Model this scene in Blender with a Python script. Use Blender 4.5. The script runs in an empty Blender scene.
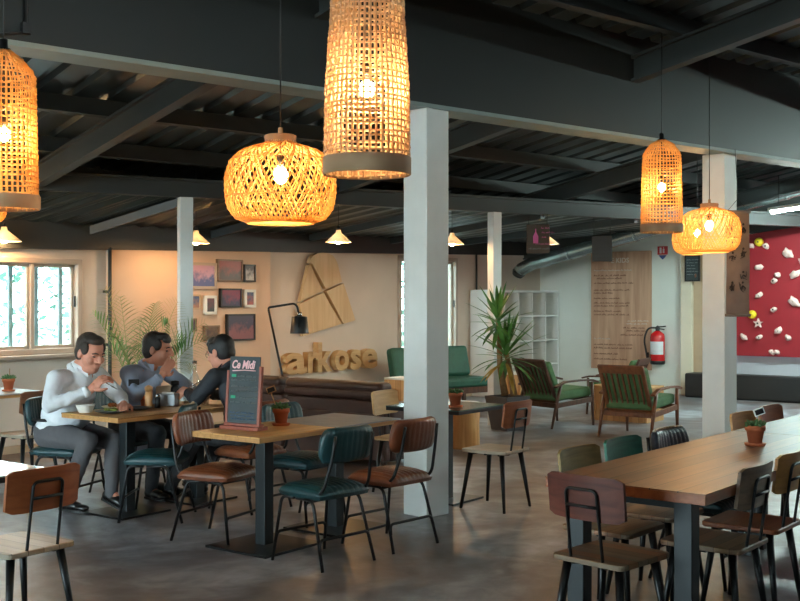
import bpy, bmesh, math, random
from mathutils import Vector, Matrix, Euler
random.seed(7)
S = bpy.context.scene
C = S.collection
F, HC = 1100.0, 1.6                     # focal length in pixels, eye height
G1, G2 = Vector((.799, -.602, 0)), Vector((.602, .799, 0))   # the two directions of the room's grid
RG = math.atan2(-.602, .799)            # rotation of the grid: local x -> G1, local y -> G2
R = math.radians

def gp(px, py, z=0.0):
    Y = (HC - z) * F / (py - 300.0)
    return Vector(((px - 400) / F * Y, Y, z))

# ------------------------------------------------------------------ materials
def lin(c):
    return tuple(((v / 12.92) if v <= .04045 else ((v + .055) / 1.055) ** 2.4) for v in [x / 255 for x in c]) + (1,)

def base_mat(name):
    m = bpy.data.materials.new(name); m.use_nodes = True
    nt = m.node_tree; b = nt.nodes['Principled BSDF']
    return m, nt, b

def mat(name, col, rough=.6, metal=0., var=.12, scale=6., bump=0., bscale=60., coat=0., spec=.5):
    m, nt, b = base_mat(name)
    c = lin(col)
    tc = nt.nodes.new('ShaderNodeTexCoord')
    n = nt.nodes.new('ShaderNodeTexNoise'); n.inputs['Scale'].default_value = scale; n.inputs['Detail'].default_value = 4
    nt.links.new(tc.outputs['Object'], n.inputs['Vector'])
    r = nt.nodes.new('ShaderNodeValToRGB')
    r.color_ramp.elements[0].position = .3; r.color_ramp.elements[1].position = .7
    r.color_ramp.elements[0].color = tuple(v * (1 - var) for v in c[:3]) + (1,)
    r.color_ramp.elements[1].color = tuple(min(1, v * (1 + var)) for v in c[:3]) + (1,)
    nt.links.new(n.outputs['Fac'], r.inputs['Fac']); nt.links.new(r.outputs['Color'], b.inputs['Base Color'])
    b.inputs['Roughness'].default_value = rough; b.inputs['Metallic'].default_value = metal
    b.inputs['Coat Weight'].default_value = coat; b.inputs['Specular IOR Level'].default_value = spec
    if bump:
        n2 = nt.nodes.new('ShaderNodeTexNoise'); n2.inputs['Scale'].default_value = bscale; n2.inputs['Detail'].default_value = 3
        nt.links.new(tc.outputs['Object'], n2.inputs['Vector'])
        bp = nt.nodes.new('ShaderNodeBump'); bp.inputs['Strength'].default_value = bump; bp.inputs['Distance'].default_value = .01
        nt.links.new(n2.outputs['Fac'], bp.inputs['Height']); nt.links.new(bp.outputs['Normal'], b.inputs['Normal'])
    return m

def wood(name, c1, c2, axis='X', rough=.45, scale=3., plank=0., coat=0., c3=None):
    """grain running along AXIS; PLANK > 0 gives boards of that width with tone steps"""
    m, nt, b = base_mat(name)
    tc = nt.nodes.new('ShaderNodeTexCoord')
    mp = nt.nodes.new('ShaderNodeMapping')
    sc = {'X': (.8, 9, 9), 'Y': (9, .8, 9), 'Z': (9, 9, .8)}[axis]
    mp.inputs['Scale'].default_value = sc
    nt.links.new(tc.outputs['Object'], mp.inputs['Vector'])
    n = nt.nodes.new('ShaderNodeTexNoise'); n.inputs['Scale'].default_value = scale; n.inputs['Detail'].default_value = 6; n.inputs['Distortion'].default_value = .6
    nt.links.new(mp.outputs['Vector'], n.inputs['Vector'])
    r = nt.nodes.new('ShaderNodeValToRGB')
    r.color_ramp.elements[0].position = .32; r.color_ramp.elements[1].position = .68
    r.color_ramp.elements[0].color = lin(c1); r.color_ramp.elements[1].color = lin(c2)
    nt.links.new(n.outputs['Fac'], r.inputs['Fac'])
    out = r.outputs['Color']
    if plank:
        sep = nt.nodes.new('ShaderNodeSeparateXYZ'); nt.links.new(tc.outputs['Object'], sep.inputs[0])
        cross = {'X': 'Y', 'Y': 'X', 'Z': 'X'}[axis]
        dv = nt.nodes.new('ShaderNodeMath'); dv.operation = 'DIVIDE'; dv.inputs[1].default_value = plank
        nt.links.new(sep.outputs[cross], dv.inputs[0])
        fl = nt.nodes.new('ShaderNodeMath'); fl.operation = 'FLOOR'; nt.links.new(dv.outputs[0], fl.inputs[0])
        oi = nt.nodes.new('ShaderNodeObjectInfo')
        ad = nt.nodes.new('ShaderNodeMath'); ad.operation = 'MULTIPLY_ADD'; ad.inputs[1].default_value = 37.; nt.links.new(oi.outputs['Random'], ad.inputs[0]); nt.links.new(fl.outputs[0], ad.inputs[2])
        wn = nt.nodes.new('ShaderNodeTexWhiteNoise'); wn.noise_dimensions = '1D'; nt.links.new(ad.outputs[0], wn.inputs['W'])
        r2 = nt.nodes.new('ShaderNodeValToRGB'); r2.color_ramp.interpolation = 'CONSTANT'
        cc = c3 or [c1, c2]
        e = r2.color_ramp.elements
        e[0].color = lin(cc[0]); e[1].position = 1 / len(cc); e[1].color = lin(cc[1])
        for k in range(2, len(cc)):
            x = e.new(k / len(cc)); x.color = lin(cc[k])
        nt.links.new(wn.outputs['Value'], r2.inputs['Fac'])
        mx = nt.nodes.new('ShaderNodeMix'); mx.data_type = 'RGBA'; mx.inputs['Factor'].default_value = .6
        nt.links.new(out, mx.inputs['A']); nt.links.new(r2.outputs['Color'], mx.inputs['B'])
        fr = nt.nodes.new('ShaderNodeMath'); fr.operation = 'FRACT'; nt.links.new(dv.outputs[0], fr.inputs[0])
        gt = nt.nodes.new('ShaderNodeMath'); gt.operation = 'LESS_THAN'; gt.inputs[1].default_value = .04; nt.links.new(fr.outputs[0], gt.inputs[0])
        mx2 = nt.nodes.new('ShaderNodeMix'); mx2.data_type = 'RGBA'; mx2.inputs['B'].default_value = tuple(v * .4 for v in lin(c1)[:3]) + (1,)
        nt.links.new(gt.outputs[0], mx2.inputs['Factor']); nt.links.new(mx.outputs['Result'], mx2.inputs['A'])
        out = mx2.outputs['Result']
    nt.links.new(out, b.inputs['Base Color'])
    b.inputs['Roughness'].default_value = rough; b.inputs['Coat Weight'].default_value = coat
    bp = nt.nodes.new('ShaderNodeBump'); bp.inputs['Strength'].default_value = .15; bp.inputs['Distance'].default_value = .004
    nt.links.new(n.outputs['Fac'], bp.inputs['Height']); nt.links.new(bp.outputs['Normal'], b.inputs['Normal'])
    return m

def emit(name, col, strength):
    m, nt, b = base_mat(name)
    nt.nodes.remove(b)
    e = nt.nodes.new('ShaderNodeEmission'); e.inputs['Color'].default_value = tuple(col) + (1,); e.inputs['Strength'].default_value = strength
    nt.links.new(e.outputs[0], nt.nodes['Material Output'].inputs['Surface'])
    return m

def leafy(name, c1, c2, trans=.4, rough=.5):
    m, nt, b = base_mat(name)
    tc = nt.nodes.new('ShaderNodeTexCoord'); n = nt.nodes.new('ShaderNodeTexNoise'); n.inputs['Scale'].default_value = 5
    nt.links.new(tc.outputs['Object'], n.inputs['Vector'])
    r = nt.nodes.new('ShaderNodeValToRGB'); r.color_ramp.elements[0].position = .35; r.color_ramp.elements[1].position = .65
    r.color_ramp.elements[0].color = lin(c1); r.color_ramp.elements[1].color = lin(c2)
    nt.links.new(n.outputs['Fac'], r.inputs['Fac']); nt.links.new(r.outputs['Color'], b.inputs['Base Color'])
    b.inputs['Roughness'].default_value = rough
    t = nt.nodes.new('ShaderNodeBsdfTranslucent'); nt.links.new(r.outputs['Color'], t.inputs['Color'])
    mx = nt.nodes.new('ShaderNodeMixShader'); mx.inputs[0].default_value = trans
    nt.links.new(b.outputs[0], mx.inputs[1]); nt.links.new(t.outputs[0], mx.inputs[2])
    nt.links.new(mx.outputs[0], nt.nodes['Material Output'].inputs['Surface'])
    return m

def glass(name, tint=(1, 1, 1), refl=.08):
    m, nt, b = base_mat(name); nt.nodes.remove(b)
    t = nt.nodes.new('ShaderNodeBsdfTransparent'); t.inputs['Color'].default_value = tuple(tint) + (1,)
    g = nt.nodes.new('ShaderNodeBsdfGlossy'); g.inputs['Roughness'].default_value = .03
    lw = nt.nodes.new('ShaderNodeLayerWeight'); lw.inputs['Blend'].default_value = .25
    ml = nt.nodes.new('ShaderNodeMath'); ml.operation = 'MULTIPLY_ADD'; ml.inputs[1].default_value = .5; ml.inputs[2].default_value = refl
    nt.links.new(lw.outputs['Facing'], ml.inputs[0])
    mx = nt.nodes.new('ShaderNodeMixShader'); nt.links.new(ml.outputs[0], mx.inputs[0])
    nt.links.new(t.outputs[0], mx.inputs[1]); nt.links.new(g.outputs[0], mx.inputs[2])
    nt.links.new(mx.outputs[0], nt.nodes['Material Output'].inputs['Surface'])
    return m

def leather(name, c1, c2, rough=.33):
    """worn leather: patchy tone, fine grain"""
    m = mat(name, c1, rough, 0, .0, 4, .35, 140)
    r = [n for n in m.node_tree.nodes if n.type == 'VALTORGB'][0]
    r.color_ramp.elements[0].color = lin(c1); r.color_ramp.elements[1].color = lin(c2)
    return m

def concrete(name):
    m, nt, b = base_mat(name)
    tc = nt.nodes.new('ShaderNodeTexCoord')
    n1 = nt.nodes.new('ShaderNodeTexNoise'); n1.inputs['Scale'].default_value = .8; n1.inputs['Detail'].default_value = 8; n1.inputs['Roughness'].default_value = .62; n1.inputs['Distortion'].default_value = .8
    n2 = nt.nodes.new('ShaderNodeTexNoise'); n2.inputs['Scale'].default_value = 4.5; n2.inputs['Detail'].default_value = 7; n2.inputs['Distortion'].default_value = .5
    for n in (n1, n2): nt.links.new(tc.outputs['Object'], n.inputs['Vector'])
    r1 = nt.nodes.new('ShaderNodeValToRGB'); e = r1.color_ramp.elements
    e[0].position = .33; e[0].color = lin((98, 80, 74)); e[1].position = .66; e[1].color = lin((172, 178, 188))
    x = e.new(.5); x.color = lin((124, 123, 128))
    nt.links.new(n1.outputs['Fac'], r1.inputs['Fac'])
    r2 = nt.nodes.new('ShaderNodeValToRGB'); e = r2.color_ramp.elements
    e[0].position = .3; e[0].color = (.52, .52, .53, 1); e[1].position = .7; e[1].color = (1.2, 1.2, 1.2, 1)
    nt.links.new(n2.outputs['Fac'], r2.inputs['Fac'])
    mx = nt.nodes.new('ShaderNodeMix'); mx.data_type = 'RGBA'; mx.blend_type = 'MULTIPLY'; mx.inputs['Factor'].default_value = 1
    nt.links.new(r1.outputs['Color'], mx.inputs['A']); nt.links.new(r2.outputs['Color'], mx.inputs['B'])
    nt.links.new(mx.outputs['Result'], b.inputs['Base Color'])
    rr = nt.nodes.new('ShaderNodeMapRange'); rr.inputs['To Min'].default_value = .3; rr.inputs['To Max'].default_value = .5
    nt.links.new(n2.outputs['Fac'], rr.inputs['Value']); nt.links.new(rr.outputs['Result'], b.inputs['Roughness'])
    bp = nt.nodes.new('ShaderNodeBump'); bp.inputs['Strength'].default_value = .03; bp.inputs['Distance'].default_value = .01
    nt.links.new(n2.outputs['Fac'], bp.inputs['Height']); nt.links.new(bp.outputs['Normal'], b.inputs['Normal'])
    return m

M = {}
M['floor'] = concrete('polished_concrete')
M['ground'] = mat('outside_ground', (120, 122, 110), .9)
M['wall'] = mat('cream_plaster', (206, 192, 178), .8, var=.04, scale=2, bump=.1, bscale=40)
M['wall_cool'] = mat('white_plaster', (224, 230, 224), .8, var=.03, scale=2, bump=.1, bscale=40)
M['dark'] = mat('dark_grey_paint', (40, 43, 42), .55, var=.1, scale=3)
M['beam'] = mat('black_steel_paint', (30, 33, 32), .5, var=.08, scale=2)
M['beam2'] = mat('grey_steel_paint', (54, 59, 60), .5, var=.1, scale=2)
M['sheet'] = mat('dark_roof_sheet', (66, 75, 77), .32, .5, var=.18, scale=1.4)
M['white'] = mat('white_paint', (222, 226, 224), .5, var=.03)
M['post'] = mat('pillar_paint', (216, 219, 217), .55, var=.03)
M['frame_white'] = mat('window_frame_paint', (176, 162, 148), .5, var=.03)
M['bar'] = mat('window_bar_paint', (112, 130, 132), .6, var=.05)
M['black'] = mat('black_metal', (24, 25, 27), .38, .4, var=.1)
M['blackpl'] = mat('black_plastic', (20, 21, 23), .45, var=.1)
M['flange'] = mat('bounce_lit_flange', (132, 146, 142), .5, var=.08)
M['wall_peach'] = mat('peach_plaster', (210, 182, 158), .8, var=.04, scale=2, bump=.1, bscale=40)
M['legblue'] = mat('blue_grey_steel', (29, 35, 39), .4, .3, var=.1)
M['steel'] = mat('galvanised_steel', (176, 190, 190), .26, .9, var=.08, scale=9)
M['brown_l'] = leather('brown_leather', (92, 46, 26), (136, 76, 46))
M['teal_l'] = leather('teal_leather', (15, 45, 50), (27, 65, 70), .33)
M['navy_l'] = leather('navy_leather', (22, 28, 42), (36, 44, 62), .4)
M['sofa'] = leather('dark_brown_leather', (54, 31, 25), (76, 45, 35), .42)
M['piping'] = mat('pale_piping', (196, 180, 160), .6)
M['w_light'] = wood('light_oak_top', (188, 138, 78), (214, 164, 100), 'Y', .4, 2.5, .11)
M['w_slate'] = mat('grey_laminate', (142, 148, 152), .55, var=.1, scale=9)
M['w_edge'] = wood('oak_edge', (170, 118, 66), (196, 146, 90), 'Y', .5)
M['w_big'] = wood('reddish_brown_planks', (62, 34, 20), (146, 94, 56), 'Y', .42, 2.2, .135, 0, [(104, 60, 34), (134, 82, 48), (84, 48, 28), (146, 94, 56)])
M['w_bigedge'] = wood('red_oak_edge', (140, 76, 40), (166, 98, 56), 'Y', .4)
M['w_chair'] = wood('reclaimed_planks', (128, 96, 66), (160, 126, 92), 'X', .5, 3, .075, 0, [(128, 98, 68), (94, 82, 68), (134, 88, 58), (102, 72, 50), (112, 106, 92)])
M['w_seatgrey'] = wood('weathered_planks', (140, 128, 110), (184, 172, 154), 'Y', .42, 3, .085, 0, [(176, 160, 140), (136, 124, 108), (160, 140, 116)])
M['w_orange'] = wood('orange_brown_ply', (132, 68, 34), (158, 88, 48), 'X', .42)
M['w_red'] = wood('red_stained_ply', (78, 36, 29), (110, 58, 45), 'X', .42, 3)
M['w_redd'] = wood('brown_red_ply', (104, 66, 46), (132, 88, 62), 'X', .45)
M['w_green'] = wood('green_stained_ply', (28, 88, 76), (44, 116, 98), 'X', .5)
M['w_olive'] = wood('olive_stained_ply', (116, 98, 56), (146, 124, 76), 'X', .5)
M['w_greybr'] = wood('grey_brown_ply', (104, 84, 68), (140, 114, 92), 'X', .5)
M['w_amber'] = wood('amber_ply', (170, 112, 48), (196, 136, 66), 'X', .45)
M['w_yellow'] = wood('pale_yellow_ply', (190, 150, 92), (212, 172, 112), 'X', .5)
M['w_ply'] = wood('birch_plywood', (188, 156, 112), (206, 176, 134), 'Z', .55, 1.5)
M['w_letter'] = wood('letter_plywood', (184, 148, 100), (204, 170, 120), 'X', .55, 2)
M['w_menu'] = wood('plywood_panel', (178, 138, 112), (208, 170, 142), 'Z', .55, 1.2)
M['w_teak'] = wood('teak_frame', (94, 56, 34), (124, 78, 48), 'Z', .4)
M['w_teakd'] = wood('dark_teak_frame', (66, 42, 30), (90, 58, 40), 'Z', .4)
M['w_crate'] = wood('pine_crate', (168, 126, 80), (198, 156, 106), 'Z', .55, 2, .09)
M['w_log'] = wood('log_wood', (186, 130, 74), (214, 164, 102), 'Z', .5, 2)
M['w_mill'] = wood('turned_beech', (190, 136, 84), (214, 164, 110), 'Z', .35)
M['w_slate_fr'] = wood('red_mahogany', (126, 58, 42), (150, 76, 54), 'Z', .4)
M['w_beige'] = mat('beige_board', (190, 166, 138), .7, var=.05)
M['cream'] = mat('cream_paint', (222, 212, 190), .6, var=.03)
M['green_c'] = mat('green_upholstery', (74, 112, 72), .75, var=.14, scale=12, bump=.15, bscale=160)
M['green_d'] = mat('bottle_green_upholstery', (26, 82, 66), .6, var=.14, scale=12, bump=.15, bscale=160)
M['terra'] = mat('terracotta', (184, 98, 60), .75, var=.12, scale=14)
M['soil'] = mat('soil', (52, 40, 32), .95)
M['planter'] = mat('grey_planter', (74, 72, 76), .6, var=.06)
M['succ'] = leafy('succulent', (58, 104, 58), (108, 142, 84), .15)
M['palm'] = leafy('palm_leaf', (78, 120, 66), (132, 162, 98), .4)
M['palmy'] = leafy('yellowing_palm_leaf', (150, 142, 70), (180, 168, 92), .4)
M['yucca'] = leafy('yucca_leaf', (44, 92, 44), (92, 138, 66), .25, .4)
M['yuccay'] = leafy('dry_yucca_leaf', (140, 118, 52), (176, 152, 76), .3)
M['bark'] = mat('plant_trunk', (132, 104, 70), .85, var=.25, scale=25, bump=.4, bscale=40)
M['stemg'] = mat('palm_stem', (134, 150, 92), .6, var=.15)
M['rattan'] = leafy('rattan', (214, 174, 108), (240, 206, 142), .6, .6)
M['rattan_p'] = leafy('pale_rattan', (206, 178, 140), (232, 208, 172), .42, .6)
M['rattan_b'] = leafy('rattan_band', (170, 132, 96), (200, 166, 130), .2, .7)
M['bulb'] = emit('lit_bulb', (1., .64, .30), 190.)
M['bulbc'] = emit('lit_cone_bulb', (1., .58, .26), 170.)
M['tube'] = emit('fluorescent_tube', (.75, 1., .93), 150.)
M['enamel'] = leafy('white_shade', (240, 232, 214), (246, 238, 224), .25, .4)
M['slate'] = mat('chalkboard', (56, 66, 70), .7, var=.18, scale=12)
M['chalk'] = mat('pink_chalk', (236, 190, 194), .9)
M['chalkg'] = mat('grey_chalk', (130, 140, 142), .9)
M['chalkb'] = mat('blue_chalk', (88, 122, 160), .9)
M['chalkt'] = mat('green_chalk', (60, 168, 128), .9)
M['ink'] = mat('brown_lettering', (120, 82, 66), .8)
M['inkw'] = mat('white_lettering', (222, 210, 196), .8)
M['pink'] = mat('pink_paint', (214, 100, 158), .7)
M['signwood'] = wood('dark_sign_wood', (48, 34, 20), (68, 50, 30), 'X', .6)
M['signdark'] = wood('charcoal_plank', (42, 42, 42), (64, 62, 60), 'X', .6, 3, .06)
M['red'] = mat('red_climbing_panel', (138, 4, 24), .6, var=.06)
M['ext_red'] = mat('red_enamel', (196, 24, 30), .25, var=.03, coat=.4)
M['paperw'] = mat('white_label', (214, 216, 220), .5, var=.1)
M['hold'] = mat('pale_pink_resin', (214, 184, 176), .7, var=.12, scale=20)
M['holdy'] = mat('yellow_resin', (214, 184, 30), .6)
M['grey_wall'] = mat('grey_lower_wall', (176, 176, 184), .8, var=.03)
M['banner'] = mat('taupe_fabric', (120, 104, 96), .85, var=.1, scale=10)
M['ink_d'] = mat('black_ink', (52, 44, 42), .9)
M['fire_sign'] = mat('red_sign', (196, 52, 60), .5)
M['blue_sign'] = mat('blue_sign', (52, 84, 150), .5)
M['skin'] = mat('skin', (206, 140, 116), .5, var=.06, scale=30)
M['skin2'] = mat('tanned_skin', (178, 118, 94), .5, var=.06, scale=30)
M['hair_grey'] = mat('dark_greying_hair', (56, 46, 40), .6, var=.3, scale=60, bump=.6, bscale=120)
M['hair_dark'] = mat('dark_brown_hair', (32, 24, 22), .5, var=.3, scale=60, bump=.6, bscale=120)
M['hair_blk'] = mat('black_hair', (26, 25, 27), .45, var=.3, scale=60, bump=.6, bscale=120)
M['shirt_w'] = mat('white_shirt', (226, 229, 234), .8, var=.05, scale=5, bump=.5, bscale=9)
M['shirt_b'] = mat('grey_blue_shirt', (138, 150, 170), .8, var=.06, scale=5, bump=.5, bscale=9)
M['jacket'] = mat('black_jacket', (34, 37, 44), .7, var=.1, scale=5, bump=.5, bscale=9)
M['trous_g'] = mat('grey_trousers', (84, 82, 86), .85, var=.06, scale=5, bump=.5, bscale=9)
M['trous_d'] = mat('dark_trousers', (42, 42, 46), .85, var=.06, scale=5, bump=.5, bscale=9)
M['shoe'] = mat('black_shoe_leather', (20, 19, 20), .3)
M['eye'] = mat('dark_eye', (30, 22, 20), .3)
M['ceramic'] = mat('white_ceramic', (226, 224, 216), .3, var=.02)
M['blackplate'] = mat('black_stoneware', (26, 28, 32), .35)
M['food'] = mat('mixed_food', (172, 104, 52), .8, var=.5, scale=40)
M['salad'] = mat('green_salad', (112, 122, 46), .7, var=.4, scale=40)
M['clear'] = glass('clear_glass', (.94, .97, .97), .1)
M['pane'] = glass('window_glass', (.95, 1, 1), .05)
M['napkin'] = mat('grey_tin', (150, 154, 160), .4, .5)
M['beigecup'] = mat('paper_napkin', (206, 186, 160), .8)
M['foil'] = mat('silver', (190, 190, 190), .25, 1.)
M['hedge'] = leafy('hedge_leaves', (44, 88, 74), (84, 130, 108), .45)
for i, (a, b) in enumerate([((188, 150, 178), (70, 84, 140)), ((140, 66, 58), (72, 60, 56)), ((60, 58, 58), (180, 176, 168)), ((120, 40, 70), (44, 38, 72)), ((46, 62, 96), (150, 70, 60)), ((90, 52, 58), (38, 50, 56)), ((56, 52, 72), (128, 78, 84)), ((110, 84, 62), (64, 50, 46)), ((70, 90, 130), (160, 120, 100))]):
    m, nt, bb = base_mat('print_%d' % i)
    tc = nt.nodes.new('ShaderNodeTexCoord'); sp = nt.nodes.new('ShaderNodeSeparateXYZ'); nt.links.new(tc.outputs['Object'], sp.inputs[0])
    n = nt.nodes.new('ShaderNodeTexNoise'); n.inputs['Scale'].default_value = 12; n.inputs['Detail'].default_value = 5; nt.links.new(tc.outputs['Object'], n.inputs['Vector'])
    ma = nt.nodes.new('ShaderNodeMath'); ma.operation = 'MULTIPLY_ADD'; ma.inputs[1].default_value = 2.2; nt.links.new(sp.outputs['Z'], ma.inputs[0]); nt.links.new(n.outputs['Fac'], ma.inputs[2])
    r = nt.nodes.new('ShaderNodeValToRGB'); r.color_ramp.elements[0].position = .38; r.color_ramp.elements[1].position = .62
    r.color_ramp.elements[0].color = lin(b); r.color_ramp.elements[1].color = lin(a)
    nt.links.new(ma.outputs[0], r.inputs['Fac']); nt.links.new(r.outputs['Color'], bb.inputs['Base Color']); bb.inputs['Roughness'].default_value = .4
    M['print%d' % i] = m

# ------------------------------------------------------------------ mesh builder
class MB:
    def __init__(self): self.bm = bmesh.new(); self.smooth = []
    def _xf(self, vs, m):
        for v in vs: v.co = m @ v.co
    def box(self, c, s, rot=None, bev=0., seg=2, mi=0):
        r = bmesh.ops.create_cube(self.bm, size=1.); vs = r['verts']
        for v in vs: v.co = Vector((v.co.x * s[0], v.co.y * s[1], v.co.z * s[2]))
        fs = set(f for v in vs for f in v.link_faces)
        for f in fs: f.material_index = mi
        if bev > 0:
            es = list({e for v in vs for e in v.link_edges})
            rr = bmesh.ops.bevel(self.bm, geom=es, offset=bev, segments=seg, affect='EDGES', profile=.5)
            vs = list({v for f in rr['faces'] for v in f.verts} | {v for v in vs if v.is_valid})
            for f in {f for v in vs for f in v.link_faces}: f.material_index = mi
        m = Matrix.Translation(c) @ (rot.to_matrix().to_4x4() if rot else Matrix())
        self._xf(vs, m); return self
    def tube(self, pts, rad, n=8, caps=True, flat=None, closed=False, mi=0):
        """a tube along PTS; RAD one radius or a list; FLAT (w, t, axis) makes a ribbon"""
        pts = [Vector(p) for p in pts]; N = len(pts)
        rads = rad if isinstance(rad, (list, tuple)) else [rad] * N
        rings = []; up = None
        for i, p in enumerate(pts):
            if closed: d = pts[(i + 1) % N] - pts[i - 1]
            else: d = pts[min(i + 1, N - 1)] - pts[max(i - 1, 0)]
            if d.length < 1e-9: d = Vector((0, 0, 1))
            d.normalize()
            if up is None:
                up = Vector((0, 0, 1)) if abs(d.z) < .9 else Vector((1, 0, 0))
            s = d.cross(up)
            if s.length < 1e-6: s = d.cross(Vector((.3, .9, .1)))
            s.normalize(); up = s.cross(d).normalized()
            ring = []
            for k in range(n):
                a = 2 * math.pi * (k + .5) / n
                ring.append(self.bm.verts.new(p + (s * math.cos(a) + up * math.sin(a)) * rads[i]))
            rings.append(ring)
        M_ = N if closed else N - 1
        for i in range(M_):
            a, b = rings[i], rings[(i + 1) % N]
            for k in range(n):
                f = self.bm.faces.new((a[k], a[(k + 1) % n], b[(k + 1) % n], b[k])); f.smooth = n > 4; f.material_index = mi
        if caps and not closed:
            self.bm.faces.new(rings[0][::-1]).material_index = mi; self.bm.faces.new(rings[-1]).material_index = mi
        return self
    def cyl(self, a, b, r1, r2=None, n=16): return self.tube([a, b], [r1, r1 if r2 is None else r2], n)
    def lathe(self, prof, c=(0, 0, 0), n=24, mi=0, closed=False):
        c = Vector(c); rings = []
        for r, z in prof:
            if r < 1e-6: rings.append([self.bm.verts.new(c + Vector((0, 0, z)))])
            else: rings.append([self.bm.verts.new(c + Vector((r * math.cos(2 * math.pi * k / n), r * math.sin(2 * math.pi * k / n), z))) for k in range(n)])
        for a, b in zip(rings, rings[1:]):
            for k in range(n):
                k2 = (k + 1) % n
                if len(a) == 1 and len(b) == 1: continue
                if len(a) == 1: f = self.bm.faces.new((a[0], b[k], b[k2]))
                elif len(b) == 1: f = self.bm.faces.new((a[k], a[k2], b[0]))
                else: f = self.bm.faces.new((a[k], a[k2], b[k2], b[k]))
                f.smooth = True; f.material_index = mi
        return self
    def prism(self, poly, h0, h1, plane='XY', mi=0):
        """polygon extruded; plane XZ -> poly in x,z extruded along y from h0 to h1"""
        def P(p, h): return Vector((p[0], p[1], h)) if plane == 'XY' else Vector((p[0], h, p[1]))
        a = [self.bm.verts.new(P(p, h0)) for p in poly]; b = [self.bm.verts.new(P(p, h1)) for p in poly]
        fs = [self.bm.faces.new(a), self.bm.faces.new(b[::-1])]
        n = len(poly)
        for k in range(n): fs.append(self.bm.faces.new((a[k], b[k], b[(k + 1) % n], a[(k + 1) % n])))
        for f in fs: f.material_index = mi
        return self
    def ball(self, c, r, rot=None, sub=2, mi=0):
        rr = (r, r, r) if not isinstance(r, (tuple, list)) else r
        o = bmesh.ops.create_icosphere(self.bm, subdivisions=sub, radius=1.)
        m = Matrix.Translation(c) @ (rot if rot else Matrix()) @ Matrix.Diagonal((rr[0], rr[1], rr[2], 1))
        self._xf(o['verts'], m)
        for f in {f for v in o['verts'] for f in v.link_faces}: f.smooth = True; f.material_index = mi
        return self
    def quad(self, a, b, c, d, mi=0):
        f = self.bm.faces.new([self.bm.verts.new(Vector(p)) for p in (a, b, c, d)]); f.material_index = mi; return self
    def build(self, name, m, parent=None, normals=True):
        if normals: bmesh.ops.recalc_face_normals(self.bm, faces=self.bm.faces[:])
        me = bpy.data.meshes.new(name); self.bm.to_mesh(me); self.bm.free()
        for x in (m if isinstance(m, (list, tuple)) else [m]): me.materials.append(x)
        o = bpy.data.objects.new(name, me); C.objects.link(o)
        if parent is not None: o.parent = parent
        return o

def tag(o, label=None, cat=None, group=None, kind=None):
    if label: o['label'] = label
    if cat: o['category'] = cat
    if group: o['group'] = group
    if kind: o['kind'] = kind
    return o

def thing(name, label, cat, loc=(0, 0, 0), rotz=0., group=None):
    o = bpy.data.objects.new(name, None); C.objects.link(o); o.empty_display_size = .1
    o.location = loc; o.rotation_euler = (0, 0, rotz)
    return tag(o, label, cat, group)

def struct(name, mb, m, loc=(0, 0, 0), rotz=0., parent=None, normals=True):
    o = mb.build(name, m, parent, normals)
    if parent is None:
        o.location = loc; o.rotation_euler = (0, 0, rotz); o['kind'] = 'structure'
    return o

def copy_thing(root, loc, rotz, label=None, group=None):
    r = root.copy(); C.objects.link(r); r.location = loc; r.rotation_euler = (0, 0, rotz)
    if label: r['label'] = label
    if group: r['group'] = group
    for ch in list(root.children):
        c = ch.copy(); C.objects.link(c); c.parent = r
        for g in list(ch.children):
            d = g.copy(); C.objects.link(d); d.parent = c
    return r

def remat(root, part, m):
    """another finish on one part of a copied thing"""
    for ch in root.children:
        if ch.name.split('.')[0] == part:
            me = ch.data.copy(); me.materials.clear(); me.materials.append(m); ch.data = me

def bez(pts, n=8, rad=.04):
    """polyline with rounded corners"""
    pts = [Vector(p) for p in pts]; out = [pts[0]]
    for i in range(1, len(pts) - 1):
        a, b, c = pts[i - 1], pts[i], pts[i + 1]
        r = min(rad, (a - b).length * .45, (c - b).length * .45)
        p, q = b + (a - b).normalized() * r, b + (c - b).normalized() * r
        for k in range(n + 1):
            t = k / n; out.append(p * (1 - t) ** 2 + b * 2 * t * (1 - t) + q * t * t)
    out.append(pts[-1]); return out

def text_bm(s, size, ext, align='LEFT', offset=0., shear=0.):
    """text as a mesh in the x-z plane, reading along +x, its face towards -y; baseline at z = 0"""
    cu = bpy.data.curves.new('lettering', 'FONT'); cu.body = s; cu.size = size; cu.extrude = ext; cu.offset = offset; cu.align_x = align; cu.shear = shear
    cu.resolution_u = 3
    o = bpy.data.objects.new('lettering', cu); C.objects.link(o)
    dg = bpy.context.evaluated_depsgraph_get(); dg.update()
    me = bpy.data.meshes.new_from_object(o.evaluated_get(dg))
    bpy.data.objects.remove(o); bpy.data.curves.remove(cu)
    mb = MB(); mb.bm.from_mesh(me); bpy.data.meshes.remove(me)
    for v in mb.bm.verts: v.co = Vector((v.co.x, -v.co.z, v.co.y))
    return mb
# ------------------------------------------------------------------ camera, sky, exposure
cam = bpy.data.cameras.new('camera'); co = bpy.data.objects.new('camera', cam); C.objects.link(co)
cam.sensor_width = 36; cam.lens = 36 * F / 800; co.location = (0, 0, HC); co.rotation_euler = (math.pi / 2, 0, 0)
cam.clip_end = 200
S.camera = co
w = bpy.data.worlds.new('sky'); S.world = w; w.use_nodes = True
bg = w.node_tree.nodes['Background']; bg.inputs['Color'].default_value = (.74, .95, 1., 1); bg.inputs['Strength'].default_value = 7.
S.view_settings.view_transform = 'Standard'; S.view_settings.look = 'None'; S.view_settings.exposure = 1.65; S.view_settings.gamma = 1
S.cycles.use_denoising = True; S.cycles.max_bounces = 7; S.cycles.sample_clamp_indirect = 6
S.cycles.transparent_max_bounces = 12

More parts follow.
